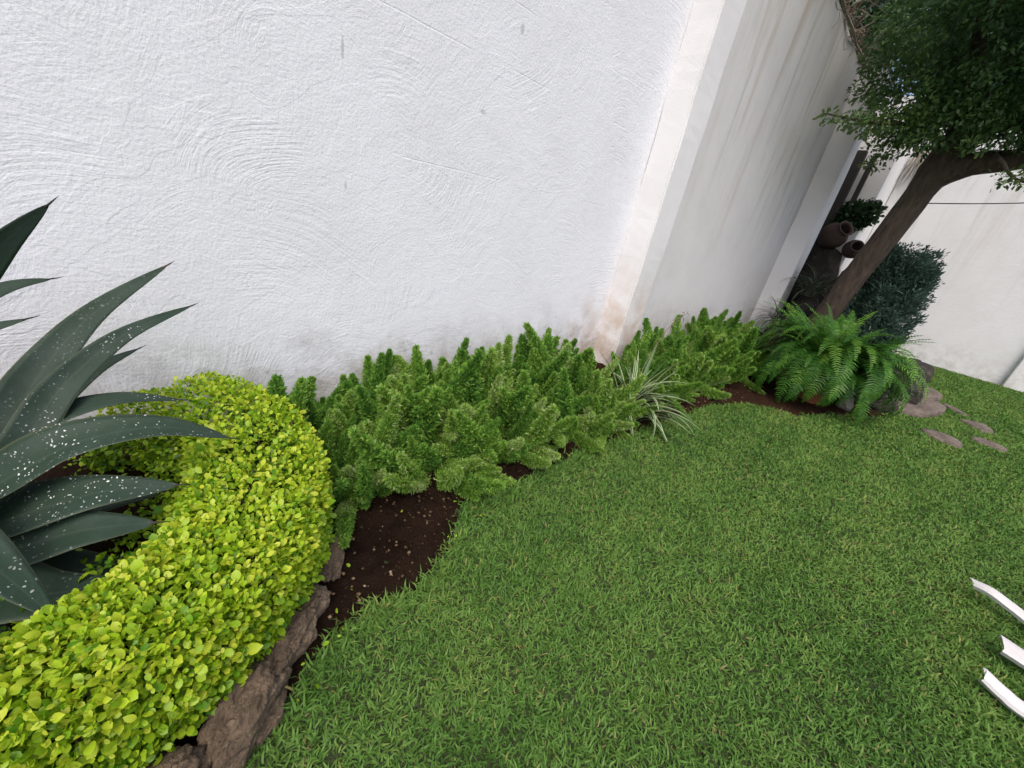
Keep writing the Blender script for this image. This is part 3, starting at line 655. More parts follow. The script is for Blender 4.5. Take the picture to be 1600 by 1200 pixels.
fx = [  # x, y, plumes, colour bias, reach, label
 (0.62, 1.66, 40, 0.52, 0.90, 'pale-tipped foxtail fern clump nearest the golden hedge, by the wall'),
 (0.62, 1.54, 34, 0.52, 0.72, 'low foxtail fern clump tucked against the side of the golden hedge'),
 (1.00, 1.85, 38, 0.58, 0.95, 'foxtail fern clump against the wall, second along the wall from the golden hedge'),
 (1.08, 1.48, 40, 0.62, 0.85, 'foxtail fern clump spreading over the dark soil in front of the lawn corner'),
 (1.45, 1.80, 40, 0.55, 1.0, 'foxtail fern clump with tall upright plumes, third along the wall from the golden hedge'),
 (1.55, 1.46, 38, 0.66, 0.85, 'yellowish green foxtail fern clump at the grass edge right of the lawn corner'),
 (1.95, 1.72, 40, 0.58, 1.0, 'foxtail fern clump along the wall halfway between the hedge and the spider plant'),
 (2.12, 1.42, 36, 0.68, 0.85, 'yellow-green foxtail fern clump at the grass edge halfway to the spider plant'),
 (2.42, 1.76, 40, 0.50, 1.05, 'foxtail fern clump with the darkest tall plumes left of the first pillar'),
 (2.46, 1.42, 40, 0.66, 0.92, 'yellow-green foxtail fern clump just left of the variegated spider plant'),
 (3.55, 1.50, 42, 0.55, 1.0, 'foxtail fern clump just right of the variegated spider plant'),
 (4.05, 1.52, 44, 0.60, 1.1, 'second foxtail fern clump right of the spider plant'),
 (4.60, 1.45, 44, 0.55, 1.15, 'third foxtail fern clump right of the spider plant, under the stained wall panel'),
 (5.20, 1.40, 44, 0.46, 1.2, 'foxtail fern clump touching the big potted fern'),
 (5.9, 1.75, 40, 0.36, 1.25, 'dark foxtail fern clump farthest along the wall behind the potted fern')]
TB = (0.38, 0.55, 0.70, 0.86)
for (x, y, npl, tb, reach, lb) in fx:
    npl = int(npl * 1.35); t = empty('foxtail_fern', (x, y, 0.01), lb, 'fern', 'foxtail ferns planted along the wall')
    for q in range(npl):
        a = q / npl * 2 * math.pi + rng.normal(0, 0.25)
        away = math.cos(a + math.pi / 2)           # 1 = leaning away from the wall
        ring_ = rng.random()
        shape = 'up' if (ring_ < (0.34 if y > 1.65 else 0.16) or away < -0.6) else ('out' if ring_ < 0.80 else 'low')
        tbq = min(TB, key=lambda z_: abs(z_ - (tb + rng.normal(0, 0.16) + (0.08 if shape == 'low' else 0) - (0.10 if shape == 'up' else 0))))
        me = random.choice(plumes[(shape, tbq)])
        o = bpy.data.objects.new('plume', me); col.objects.link(o); o.parent = t
        rr = 0.17 * math.sqrt(rng.random())
        o.location = (math.cos(a) * rr, math.sin(a) * rr, 0)
        sc = reach * (rng.uniform(0.75, 1.45) if shape == 'up' else rng.uniform(0.72, 1.12)) * (0.85 if away < -0.45 else 1.0)
        lean = -0.50 if x > 2.8 else -0.36
        o.rotation_euler = (R(rng.normal(-lean * 50, 13)), R(rng.normal(0, 14)), a); o.scale = (sc, sc * rng.uniform(0.85, 1.15), sc * rng.uniform(0.9, 1.1))

# ------------------------------------------------------------------ variegated spider plant by the pillar
SPX, SPY = 2.80, 1.24
sp_o = np.array([SPX, SPY, 0.02])
spider = empty('spider_plant', tuple(sp_o), 'variegated spider plant with cream-edged arching leaves between the two foxtail fern groups', 'plant')
for q in range(60):
    a = rng.uniform(0, 2 * math.pi); Lh = rng.uniform(0.38, 0.68); el = rng.uniform(0.75, 1.45); droop = rng.uniform(0.3, 1.25) * (1 if q > 20 else 0.25)
    if q < 20: el = rng.uniform(1.15, 1.5)
    if q > 26: a = rng.normal(-1.3, 0.7)
    pts = [(0, 0, 0)]; p = np.zeros(3); e = el
    for i in range(6):
        p = p + np.array([math.cos(a) * math.cos(e), math.sin(a) * math.cos(e), math.sin(e)]) * Lh / 6; pts.append(tuple(p)); e -= droop * 0.48
    pts = [np.array(z_) for z_ in pts]
    for z_ in pts: z_[2] = max(z_[2], 0.012)
    wm = rng.uniform(0.010, 0.016)
    V, F, A, B = strap(pts, lambda t: wm * (0.55 + 0.9 * min(t, 0.5)) * (1 - max(0, (t - 0.4) / 0.6) ** 1.8) + 0.0008, 0.5, 14, 5, 0.001)
    off = np.array([rng.normal(0, 0.045), rng.normal(0, 0.05), 0])
    obj('leaf', np_mesh('spider_leaf', V + off, F, M_spider if rng.random() < 0.72 else M_spider_green, {'across': A}, smooth=True), spider)
stalk = smooth_path([(0.05, 0.05, 0.0), (0.30, 0.14, 0.30), (0.58, 0.20, 0.55), (0.85, 0.23, 0.70), (1.05, 0.24, 0.745)], 16)
fs = obj('flower_stalk', pymesh('flower_stalk', *tube(stalk, np.linspace(0.004, 0.0018, 16), 5), M_twig), spider)
for i in range(10, 16):
    for _ in range(2):
        d = rng.normal(0, 1, 3); d /= np.linalg.norm(d)
        obj('bud', pymesh('bud', *tube([stalk[i], stalk[i] + d * 0.03, stalk[i] + d * 0.045 + [0, 0, -0.012]], [0.0014, 0.0035, 0.002], 5), M_twig), fs)

# ------------------------------------------------------------------ potted Boston fern
def frond_mesh(seed, L, droop, el0, tb):
    r = np.random.default_rng(seed); nseg = 30; pts = [np.zeros(3)]; e = el0; p = np.zeros(3)
    for i in range(nseg):
        p = p + np.array([math.cos(e), 0.05 * math.sin(i * 0.3 + seed), math.sin(e)]) * L / nseg; pts.append(p.copy()); e -= droop / nseg * (0.5 + 1.2 * i / nseg)
    C = np.array(pts); T = np.gradient(C, axis=0); T /= np.linalg.norm(T, axis=1, keepdims=True)
    V, F, Tn = [], [], []
    npin = 38
    for i in range(npin):
        t = 0.10 + 0.90 * i / npin; f = t * nseg; i0 = min(int(f), nseg - 1); c = C[i0] + (C[i0 + 1] - C[i0]) * (f - i0); tg = T[i0]
        N = np.cross(np.array([0, 1.0, 0]), tg); N = -N if N[2] < 0 and abs(tg[2]) < 0.9 else N
        ln = 0.070 * (min(1, (t + 0.12) / 0.35)) * (1 - max(0, (t - 0.55) / 0.47) ** 1.6) * r.uniform(0.85, 1.1)
        wd = 0.0058
        for sgn in (-1, 1):
            d = np.array([0, sgn, 0]) * 0.94 + tg * (0.30 + 0.2 * r.random()) + N * r.normal(0.10, 0.12); d /= np.linalg.norm(d)
            b = len(V); dn = np.array([0, 0, -1.0])
            V += [c - tg * wd * 0.8, c + tg * wd * 0.8, c + d * ln * 0.55 - tg * wd * 0.75 + N * 0.002, c + d * ln * 0.55 + tg * wd * 0.85 + N * 0.002, c + d * ln + dn * ln * 0.12]
            F += [(b, b + 1, b + 3), (b, b + 3, b + 2), (b + 2, b + 3, b + 4)]
            tv = np.clip(tb + r.normal(0, 0.08) + 0.34 * (t - 0.5), 0, 1); Tn += [tv] * 5
    sv_, sf_ = tube(C[::3], np.linspace(0.0035, 0.001, len(C[::3])), 4); b = len(V)
    for f in sf_:
        f = [z_ + b for z_ in dict.fromkeys(f)]; F.append((f[0], f[1], f[2]))
        if len(f) == 4: F.append((f[0], f[2], f[3]))
    return np_mesh('frond', np.vstack([np.array(V), sv_]), F, M_fern, {'tint': np.concatenate([Tn, np.full(len(sv_), 0.35)])})
fr = {}
for kname, (el0, dr) in {'up': (R(80), R(62)), 'arch': (R(68), R(135)), 'hang': (R(48), R(186))}.items():
    fr[kname] = [frond_mesh(50 + 7 * i + len(kname), 0.66 + 0.06 * i, dr * (0.85 + 0.1 * i), el0, (0.35, 0.5, 0.62, 0.8)[i]) for i in range(4)]
pf = empty('potted_fern', (5.42, 0.43, 0.0), 'huge bushy green sword fern in a terracotta pot in front of the tree', 'potted fern')
def lathe(prof, sides=28):
    V, F = [], []
    for r_, z_ in prof:
        for j in range(sides): a = j / sides * 2 * math.pi; V.append((r_ * math.cos(a), r_ * math.sin(a), z_))
    for i in range(len(prof) - 1):
        for j in range(sides): F.append((i * sides + j, i * sides + (j + 1) % sides, (i + 1) * sides + (j + 1) % sides, (i + 1) * sides + j))
    return np.array(V), F
V, F = lathe([(0.0, 0.0), (0.12, 0.0), (0.13, 0.02), (0.165, 0.19), (0.182, 0.20), (0.186, 0.25), (0.165, 0.255), (0.16, 0.21), (0.0, 0.20)])
pt = obj('pot', pymesh('pot', V, F, M_terra), pf)
V, F = lathe([(0.168, 0.196), (0.189, 0.198), (0.194, 0.225), (0.191, 0.258), (0.166, 0.259)]); obj('rim', pymesh('pot_rim', V, F, M_terra), pt)
for q in range(360):
    u = rng.random()
    kname = 'up' if u < 0.22 else ('arch' if u < 0.60 else 'hang')
    o = bpy.data.objects.new('frond', random.choice(fr[kname])); col.objects.link(o); o.parent = pf
    a = q * 2.39996 + rng.normal(0, 0.2)
    rb = 0.17 * math.sqrt(rng.random()); o.location = (rb * math.cos(a), rb * math.sin(a), 0.23 + 0.32 * rng.random() * (kname != 'up'))
    sc = rng.uniform(0.80, 1.25) * (1.0 if kname == 'arch' else 1.08 if kname == 'up' else 1.12); o.scale = (sc, sc, sc); o.rotation_euler = (R(rng.normal(0, 10)), R(rng.normal(0, 7)), a)

# ------------------------------------------------------------------ stepping stones, flagstones, rocks
def flag(name, poly, h, mat, label, cat, group, z0=-0.03, seed=1, rough=0.012):
    poly = np.array(poly); c = poly.mean(0); pp = []
    m = len(poly)
    for i in range(m):
        for s_ in range(4):
            p = poly[i] + (poly[(i + 1) % m] - poly[i]) * s_ / 4; d = p - c
            pp.append(c + d * (1 + 0.05 * mnoise.noise((p[0] * 9, p[1] * 9, seed))))
    pp = np.array(pp); pp = (pp + np.roll(pp, 1, 0) + np.roll(pp, -1, 0)) / 3; V, F = [], []; n = len(pp)
    for sc_, z_ in ((1.0, z0), (1.02, h * 0.5), (1.0, h - 0.012), (0.965, h), (0.66, h + 0.002), (0.33, h + 0.002)):
        for p in pp:
            q = c + (p - c) * sc_; V.append((q[0] - c[0], q[1] - c[1], z_ + (rough * mnoise.noise((q[0] * 7, q[1] * 7, seed * 3)) if z_ > 0 else 0)))
    V.append((0, 0, h))
    for r_ in range(5):
        for i in range(n): F.append((r_ * n + i, r_ * n + (i + 1) % n, (r_ + 1) * n + (i + 1) % n, (r_ + 1) * n + i))
    for i in range(n): F.append((5 * n + i, 5 * n + (i + 1) % n, len(V) - 1))
    o = obj(name, pymesh(name, V, F, mat), None, (c[0], c[1], 0)); return props(o, label, cat, group)
for kx, lb in (('a', 'flat stepping stone in the lawn nearest the potted fern'), ('b', 'flat stepping stone in the lawn, third from the potted fern'),
               ('c', 'flat stepping stone in the lawn farthest back, touching the round flagstone'), ('d', 'flat stepping stone in the lawn nearest the right edge of the picture')):
    flag('stepping_stone', STEP[kx], 0.03, M_flag, lb, 'stepping stone', 'stepping stones in the lawn', seed=ord(kx))
flag('flagstone', [(6.4, -0.30), (6.9, -0.25), (7.24, -0.40), (7.65, -0.66), (7.42, -0.76), (7.08, -0.72), (6.68, -0.60), (6.46, -0.46)], 0.075, M_flag, 'large rounded flagstone slab at the foot of the rocks', 'flagstone', 'slabs at the rockery', seed=9)
flag('flagstone', [(7.5, -0.30), (8.1, -0.36), (8.15, -0.56), (7.75, -0.72), (7.3, -0.55)], 0.14, M_flag, 'smaller flagstone slab stacked behind the large rounded one', 'flagstone', 'slabs at the rockery', seed=12)
rk = [((6.95, -0.28, 0.16), (0.26, 0.20, 0.17), M_darkrock, 'dark brown rock sitting on the large rounded flagstone'),
      ((7.45, -0.22, 0.24), (0.30, 0.22, 0.22), M_darkrock, 'dark rock behind the flagstone beside the conifer'),
      ((8.35, -0.30, 0.20), (0.28, 0.22, 0.24), M_darkrock, 'blackish rock at the right foot of the conifer'),
      ((5.62, 0.12, 0.08), (0.10, 0.09, 0.11), M_palerock, 'small pale mottled rock under the potted fern'),
      ((6.2, -0.08, 0.12), (0.24, 0.20, 0.17), M_darkrock, 'dark rock just right of the potted fern'),
      ((9.9, 1.25, 0.45), (0.60, 0.55, 0.65), M_darkrock, 'large dark rock behind the tree trunk'),
      ((10.3, 1.05, 1.05), (0.50, 0.40, 0.55), M_darkrock, 'tall dark rock below the clay jars'),
      ((9.3, 0.5, 0.30), (0.45, 0.35, 0.40), M_darkrock, 'dark rock between the tree trunk and the conifer'),
      ((10.15, 1.72, 1.0), (0.50, 0.34, 0.80), M_darkrock, 'dark rock against the wall below the clay jars')]
for i, (loc, sz, mt, lb) in enumerate(rk): props(rock('rock', loc, sz, mt, 20 + i, rz=i * 1.3), lb, 'rock', 'rocks of the rockery')

# ------------------------------------------------------------------ clay jars and planting behind the tree
def jar(loc, r_, tilt, rz, lb):
    V, F = lathe([(0, 0), (0.45 * r_, 0), (0.8 * r_, 0.35 * r_), (1.0 * r_, 0.9 * r_), (0.92 * r_, 1.35 * r_), (0.6 * r_, 1.75 * r_), (0.5 * r_, 1.9 * r_), (0.62 * r_, 2.05 * r_), (0.55 * r_, 2.06 * r_), (0.44 * r_, 1.9 * r_), (0.5 * r_, 1.7 * r_), (0.3 * r_, 0.6 * r_), (0, 0.5 * r_)], 32)
    V = V - np.array([0, 0, r_])
    o = obj('clay_jar', pymesh('clay_jar', V, F, M_jar), None, loc); o.rotation_euler = (tilt, 0, rz)
    return props(o, lb, 'jar', 'clay jars on the rockery')
jar((9.98, 1.70, 1.98), 0.24, R(55), R(-40), 'large round brown clay jar lying on the rocks behind the tree')
jar((10.0, 1.32, 1.80), 0.17, R(70), R(-70), 'smaller brown clay jar beside the trunk of the tree')
def strap_clump(name, loc, nl, Lr, lb, mat, wr=(0.009, 0.015)):
    t = empty(name, loc, lb, 'plant')
    for q in range(nl):
        a = rng.uniform(0, 6.28); Lh = rng.uniform(*Lr); e = rng.uniform(0.7, 1.5); dr = rng.uniform(0.4, 1.3); p = np.zeros(3); pts = [p.copy()]
        for i in range(6):
            p = p + np.array([math.cos(a) * math.cos(e), math.sin(a) * math.cos(e), math.sin(e)]) * Lh / 6; pts.append(p.copy()); e -= dr * 0.4
        wm = rng.uniform(*wr)
        V, F, A, B = strap(pts, lambda t_: wm * (0.6 + 0.8 * min(t_, 0.5)) * (1 - max(0, (t_ - 0.4) / 0.6) ** 1.8) + 0.001, 0.4, 10, 3, 0.001)
        obj('leaf', np_mesh('strap_leaf', V + np.array([rng.normal(0, 0.06), rng.normal(0, 0.06), 0]), F, mat, {'across': A}, smooth=True), t)
    return t
strap_clump('strap_plant', (9.35, 1.52, 0.85), 75, (0.55, 0.95), 'grey-green grassy strap-leaved plant between the second pillar and the tree trunk', M_blade)
strap_clump('strap_plant', (8.65, 1.62, 0.25), 55, (0.5, 0.9), 'lower strap-leaved plant at the foot of the second pillar', M_blade)
props(rock('rock', (9.35, 1.5, 0.4), (0.45, 0.35, 0.50), M_darkrock, 41), 'dark rock at the foot of the second pillar', 'rock', 'rocks of the rockery')
props(rock('rock', (8.7, 1.62, 0.1), (0.3, 0.25, 0.22), M_darkrock, 42), 'small dark rock under the lower strap-leaved plant', 'rock', 'rocks of the rockery')

def leaf_cloud(centres, radii, n, size, mat, name, up=0.3, shell=0.55, slim=1.0, tlo=0.5, gap=-0.22):
    Pp, Nn = [], []; tot = sum(r_[0] * r_[1] * r_[2] for r_ in radii)
    for c_, r_ in zip(centres, radii):
        m = max(20, int(n * r_[0] * r_[1] * r_[2] / tot)) if n > 0 else 0
        d = rng.normal(0, 1, (m, 3)); d /= np.linalg.norm(d, axis=1, keepdims=True)
        rad = shell + (1 - shell) * rng.random(m) ** 0.6
        Pp.append(np.array(c_) + d * rad[:, None] * np.array(r_)); Nn.append(d)
    Pp = np.vstack(Pp); Nn = np.vstack(Nn); m = len(Pp)
    cl = np.array([mnoise.noise((p[0] * 2.6, p[1] * 2.6, p[2] * 2.6)) + 0.6 * mnoise.noise((p[0] * 6, p[1] * 6, p[2] * 6)) for p in Pp])
    keep = cl > gap - 0.2 * rng.random(m); Pp, Nn, cl = Pp[keep], Nn[keep], cl[keep]; m = len(Pp)
    D = Nn * 0.6 + rng.normal(0, 0.6, (m, 3)) + np.array([0, 0, up]); M = frames(D, rng.normal(0, 0.7, m))
    tint = np.clip(tlo + 0.3 * cl + rng.normal(0, 0.18, m), 0, 1)
    V, F, at = scatter(LEAF_V * np.array([slim, 1, 1]), LEAF_F, Pp, M, tint, rng.uniform(*size, m))
    return np_mesh(name, V, F, mat, at)
bush = empty('leafy_shrub', (10.35, 1.62, 1.75), 'small dark green leafy shrub above the clay jars', 'shrub')
bo = Vector(bush.location)
o = obj('foliage', leaf_cloud([(10.25, 1.60, 2.35), (10.3, 1.40, 2.45), (10.25, 1.85, 2.2)], [(0.25, 0.28, 0.28), (0.22, 0.2, 0.2), (0.2, 0.2, 0.25)], 2600, (0.05, 0.10), M_shrub, 'shrub_foliage', shell=0.3), bush); o.matrix_parent_inverse = Matrix.Translation(-bo)
o = obj('stem', pymesh('shrub_stem', *join_vf([tube([(10.3, 1.62, 1.5), (10.28, 1.62, 1.9), (10.25 + dx, 1.6 + dy, 2.35)], [0.02, 0.016, 0.008], 6) for dx, dy in ((0, 0), (0.08, -0.15), (0, 0.2))]), M_bark), bush); o.matrix_parent_inverse = Matrix.Translation(-bo)
# two dark posts against the pale return wall
for (x, y, w, lb) in ((10.12, 1.905, 0.075, 'thicker dark wooden post standing beside the far corner behind the second pillar'), (10.14, 1.70, 0.04, 'thinner dark post standing right of the thicker one at the far corner')):
    o = box('post', (-w, -w, 0), (w, w, 3.42 if w > 0.05 else 3.35), M_post, None, bevel=0.008); o.location = (x, y, 0)
    props(o, lb, 'post', 'dark posts at the far corner')

# blue-green conifer: upright fans of flat scale-leaf sprays
con = empty('conifer_shrub', (8.75, 0.50, 0), 'rounded blue-green conifer shrub behind the potted fern, before the end wall', 'conifer')
V, F = tube([(0, 0, -0.05), (0, 0, 0.5), (0.02, 0, 1.2)], [0.05, 0.04, 0.02], 8); obj('trunk', pymesh('conifer_trunk', V, F, M_bark), con)
nf = 330; CV, CF, CT = [], [], []; off = 0
SP_V = np.array([(0, 0, 0), (-0.16, 0.4, 0.02), (0.16, 0.4, 0.02), (-0.10, 0.8, 0), (0.10, 0.8, 0), (0, 1, 0)], float); SP_F = [(0, 2, 1), (1, 2, 4), (1, 4, 3), (3, 4, 5)]
for q in range(nf):
    hz = rng.uniform(0.15, 1.62); a = rng.uniform(0, 6.28); R0 = 0.48 * math.sqrt(max(0.05, 1 - ((hz - 0.75) / 0.95) ** 2)); rr = R0 * rng.uniform(0.35, 0.92)
    c_ = np.array([rr * math.cos(a), rr * math.sin(a), hz]); m = 130
    d = np.array([math.cos(a) * 0.5, math.sin(a) * 0.5, 1.0]); d /= np.linalg.norm(d)
    sd2 = np.array([-math.sin(a), math.cos(a), 0]); tt = rng.random(m); w = rng.uniform(-1, 1, m)
    Pp = c_ + d * (tt * 0.34)[:, None] + sd2 * (w * 0.12 * np.sqrt(np.clip(1 - (tt * 2 - 1) ** 2, 0, 1)))[:, None] + rng.normal(0, 0.022, (m, 3))
    D = d * 0.8 + sd2 * (w * 0.8)[:, None] + rng.normal(0, 0.4, (m, 3)); M = frames(D, rng.normal(a, 0.8, m))
    V, F, at = scatter(SP_V, SP_F, Pp, M, np.clip(0.45 + rng.normal(0, 0.12) + rng.normal(0, 0.12, m) + 0.35 * (tt - 0.5), 0, 1), rng.uniform(0.04, 0.075, m))
    CV.append(V); CF.append(F + off); CT.append(at['tint']); off += len(V)
obj('crown', np_mesh('conifer_crown', np.vstack(CV), np.vstack(CF), M_thuja, {'tint': np.concatenate(CT)}), con)

# ------------------------------------------------------------------ tree
TO = np.array([8.3, 1.14, 0.0])
tree = empty('leaning_tree', tuple(TO), 'dark leafy tree with a leaning brown trunk at the upper right', 'tree')
trunk = smooth_path([(8.3, 1.17, -0.1), (8.3, 1.10, 0.3), (8.25, 1.00, 0.73), (8.22, 0.90, 1.35), (8.2, 0.78, 1.97), (8.2, 0.69, 2.55), (8.2, 0.60, 3.05), (8.25, 0.5, 3.6)], 26)
rad = np.interp(np.linspace(0, 1, 26), [0, 0.1, 0.3, 0.7, 0.85, 1], [0.24, 0.185, 0.16, 0.165, 0.20, 0.15])
V, F = tube(trunk - TO, rad, 20, wob=0.045); obj('trunk', pymesh('trunk', V, F, M_bark), tree)
limbs = [([(8.2, 0.68, 2.72), (8.15, 0.35, 2.93), (8.1, -0.05, 3.0), (7.9, -0.6, 3.15), (7.5, -1.2, 3.6)], 0.17, 0.06),
         ([(8.22, 0.55, 3.4), (8.0, 0.7, 3.8), (7.5, 0.9, 4.2), (6.9, 0.9, 4.7)], 0.11, 0.03),
         ([(8.24, 0.5, 3.5), (8.6, 0.3, 4.1), (9.2, 0.0, 4.8)], 0.11, 0.04),
         ([(8.15, 0.8, 3.2), (7.6, 1.10, 3.22), (7.05, 1.40, 3.12), (6.5, 1.80, 3.08)], 0.045, 0.006),
         ([(6.9, 0.9, 4.7), (5.9, 0.6, 5.1), (4.6, 0.4, 5.3)], 0.05, 0.02),
         ([(8.1, 0.2, 3.05), (7.7, 0.1, 2.9), (7.45, -0.1, 2.68), (7.35, -0.35, 2.62)], 0.03, 0.006)]
for pts, r0, r1 in limbs:
    C = smooth_path(pts, 16); V, F = tube(C - TO, np.linspace(r0, r1, 16), 10, wob=0.02); obj('limb', pymesh('limb', V, F, M_bark), tree)
cc = [((8.2, 0.95, 4.35), (1.30, 1.15, 0.95)), ((7.7, 0.6, 3.65), (0.75, 0.75, 0.55)), ((8.7, 0.2, 4.2), (0.9, 1.1, 0.9)), ((8.0, 1.25, 3.45), (0.55, 0.5, 0.35)),
      ((7.1, 0.7, 4.5), (0.8, 0.7, 0.6)), ((7.8, 0.1, 3.60), (0.8, 0.8, 0.5)), ((7.6, 0.75, 3.22), (0.45, 0.5, 0.28)), ((7.7, 0.15, 3.30), (0.4, 0.55, 0.25)), ((7.8, -0.5, 3.40), (0.7, 0.7, 0.3)), ((8.0, -0.1, 3.22), (0.5, 0.8, 0.2)), ((8.3, 0.9, 3.35), (0.5, 0.45, 0.35)),
      ((6.2, 0.5, 5.2), (1.2, 1.1, 0.75)), ((5.0, 0.5, 5.3), (0.9, 0.9, 0.6)), ((6.8, -0.6, 5.0), (1.1, 1.0, 0.7)), ((4.2, 0.3, 5.2), (0.6, 0.6, 0.4))]  # out-of-view canopy clusters, added overhead to shade the second wall panel
small = [((7.55, 1.10, 3.20), (0.42, 0.32, 0.22)), ((7.15, 1.35, 3.12), (0.32, 0.22, 0.16)), ((6.85, 1.55, 3.08), (0.24, 0.17, 0.11)), ((6.6, 1.73, 3.06), (0.20, 0.13, 0.08)),
         ((7.75, 1.20, 2.98), (0.30, 0.26, 0.16)), ((7.95, 1.28, 2.85), (0.24, 0.2, 0.10)), ((7.42, -0.12, 2.68), (0.22, 0.26, 0.08)), ((7.35, -0.38, 2.60), (0.22, 0.24, 0.06)), ((7.45, 0.05, 2.62), (0.12, 0.14, 0.05)), ((7.5, -0.5, 2.80), (0.4, 0.4, 0.12)), ((7.1, 1.15, 3.55), (0.25, 0.22, 0.12)), ((7.0, 1.25, 3.85), (0.28, 0.2, 0.12)), ((7.3, 1.45, 3.45), (0.22, 0.2, 0.1)), ((7.9, 1.75, 3.7), (0.3, 0.25, 0.15)), ((7.4, 1.6, 4.1), (0.3, 0.22, 0.15)), ((7.35, 0.85, 3.0), (0.22, 0.2, 0.1)), ((7.5, 0.4, 2.98), (0.2, 0.22, 0.08)), ((7.6, -0.1, 3.05), (0.25, 0.3, 0.08))]
meA = leaf_cloud([c_ for c_, _ in cc], [r_ for _, r_ in cc], 88000, (0.045, 0.08), M_tree, 'tree_crown', slim=0.68, shell=0.25, gap=-0.02, up=-0.1, tlo=0.45)
o = obj('crown', meA, tree); o.matrix_parent_inverse = Matrix.Translation(-Vector(TO))
meB = leaf_cloud([c_ for c_, _ in small], [r_ for _, r_ in small], 3600, (0.04, 0.075), M_tree, 'bough_leaves', slim=0.7, shell=0.15, up=0.0, tlo=0.7)
o = obj('bough_foliage', meB, tree); o.matrix_parent_inverse = Matrix.Translation(-Vector(TO))
# clothesline
C = smooth_path([(8.2, 0.62, 2.44), (8.9, 0.05, 2.60), (9.9, -0.80, 2.86), (11.56, -2.05, 3.24)], 24)
props(obj('cable', pymesh('cable', *tube(C, 0.008, 6), M_wire)), 'thin black cable strung from the tree trunk across the end wall', 'cable')

# ------------------------------------------------------------------ dry vine on top of the wall, shrubs beyond it
vine = empty('dry_vine', (8, WY, 4.3), 'tangled dry vine with a few green leaves on top of the wall', 'vine')
vo_ = np.array([8, WY, 4.3]); parts = []
for q in range(420):
    x = rng.uniform(5.6, 11.5); y = WY + rng.uniform(0.0, 0.3); z = 4.3 + rng.uniform(0, 0.25); p = np.array([x, y, z]); d = rng.normal(0, 1, 3) * [1, 0.5, 0.8]; pts = [p]
    for i in range(5):
        d = d + rng.normal(0, 0.6, 3); d /= np.linalg.norm(d); p = p + d * rng.uniform(0.06, 0.16); p = p.copy(); p[2] = max(p[2], 4.28 if p[1] > WY else 4.05); pts.append(p)
    parts.append(tube(np.array(pts) - vo_, np.linspace(0.006, 0.0025, 6) * rng.uniform(0.7, 1.8), 4, cap=False))
obj('twigs', pymesh('vine_twigs', *join_vf(parts), M_twig), vine)
for z_, y_ in ((4.335, -0.02), (4.39, 0.08)):
    C = np.array([(x, WY + y_ + 0.02 * math.sin(x * 5 + z_), z_ + 0.025 * math.sin(x * 3.1)) for x in np.linspace(5.5, 11.4, 50)])
    obj('stem', pymesh('vine_stem', *tube(C - vo_, 0.017, 6), M_pale_twig), vine)
o = obj('leaves', leaf_cloud([(x, WY + 0.18, 4.55 + 0.15 * math.sin(x * 4)) for x in np.arange(5.8, 11.5, 0.45)], [(0.3, 0.2, 0.28)] * 13, 900, (0.04, 0.08), M_shrub, 'vine_leaves', shell=0.1, tlo=0.8), vine); o.matrix_parent_inverse = Matrix.Translation(-Vector(vo_))
o = obj('dry_leaves', leaf_cloud([(x, WY + 0.15, 4.42) for x in np.arange(5.8, 11.5, 0.45)], [(0.3, 0.15, 0.2)] * 13, 900, (0.03, 0.07), M_dry, 'vine_dry', shell=0.1), vine); o.matrix_parent_inverse = Matrix.Translation(-Vector(vo_))
for i, (x, h, lb) in enumerate(((9.5, 6.0, 'dark green shrub beyond the wall behind the dry vine'), (11.8, 6.8, 'tall dark green shrub beyond the wall behind the tree crown'), (14.2, 7.6, 'tallest dark shrub beyond the far corner of the walls'))):
    yy = 3.3 if i < 2 else 2.0
    t = empty('neighbouring_shrub', (x, yy, 0), lb, 'shrub', 'shrubs beyond the wall'); tv = Vector((x, yy, 0))
    o = obj('crown', leaf_cloud([(x, yy, h - 0.8), (x + 0.7, yy + 0.1, h - 0.6), (x - 0.7 + 0.4 * (i == 2), yy + 0.1 - 1.1 * (i == 2), h - 0.9), (x, yy + 0.6 * (i == 2), h), (x, yy, h - 2.0)], [(1.4, 1.0, 1.3)] * 5, 15000, (0.07, 0.13), M_shrub, 'neighbour_crown', shell=0.2, tlo=0.6), t); o.matrix_parent_inverse = Matrix.Translation(-tv)
    V, F = tube([(0, 0, 0), (0.05, 0, 2), (0, 0, h - 0.8)], [0.09, 0.07, 0.03], 8); obj('trunk', pymesh('neighbour_trunk', V, F, M_bark), t)
# dry palm fringe hanging at the top of the end wall
pth = empty('dry_palm_frond', (11.5, 1.1, 3.75), 'dry brown palm frond hanging at the top of the far corner', 'frond')
parts = []
for q in range(90):
    y = rng.uniform(-0.30, 0.28); l_ = rng.uniform(0.25, 0.75); parts.append(tube([(0, y * 0.4, 0.1), (-0.06 + rng.normal(0, 0.03), y * 0.8, -0.15 * l_), (-0.04 + rng.normal(0, 0.03), y + rng.normal(0, 0.05), -l_)], [0.008, 0.007, 0.002], 4))
obj('strands', pymesh('palm_strands', *join_vf(parts), M_pale_twig), pth)

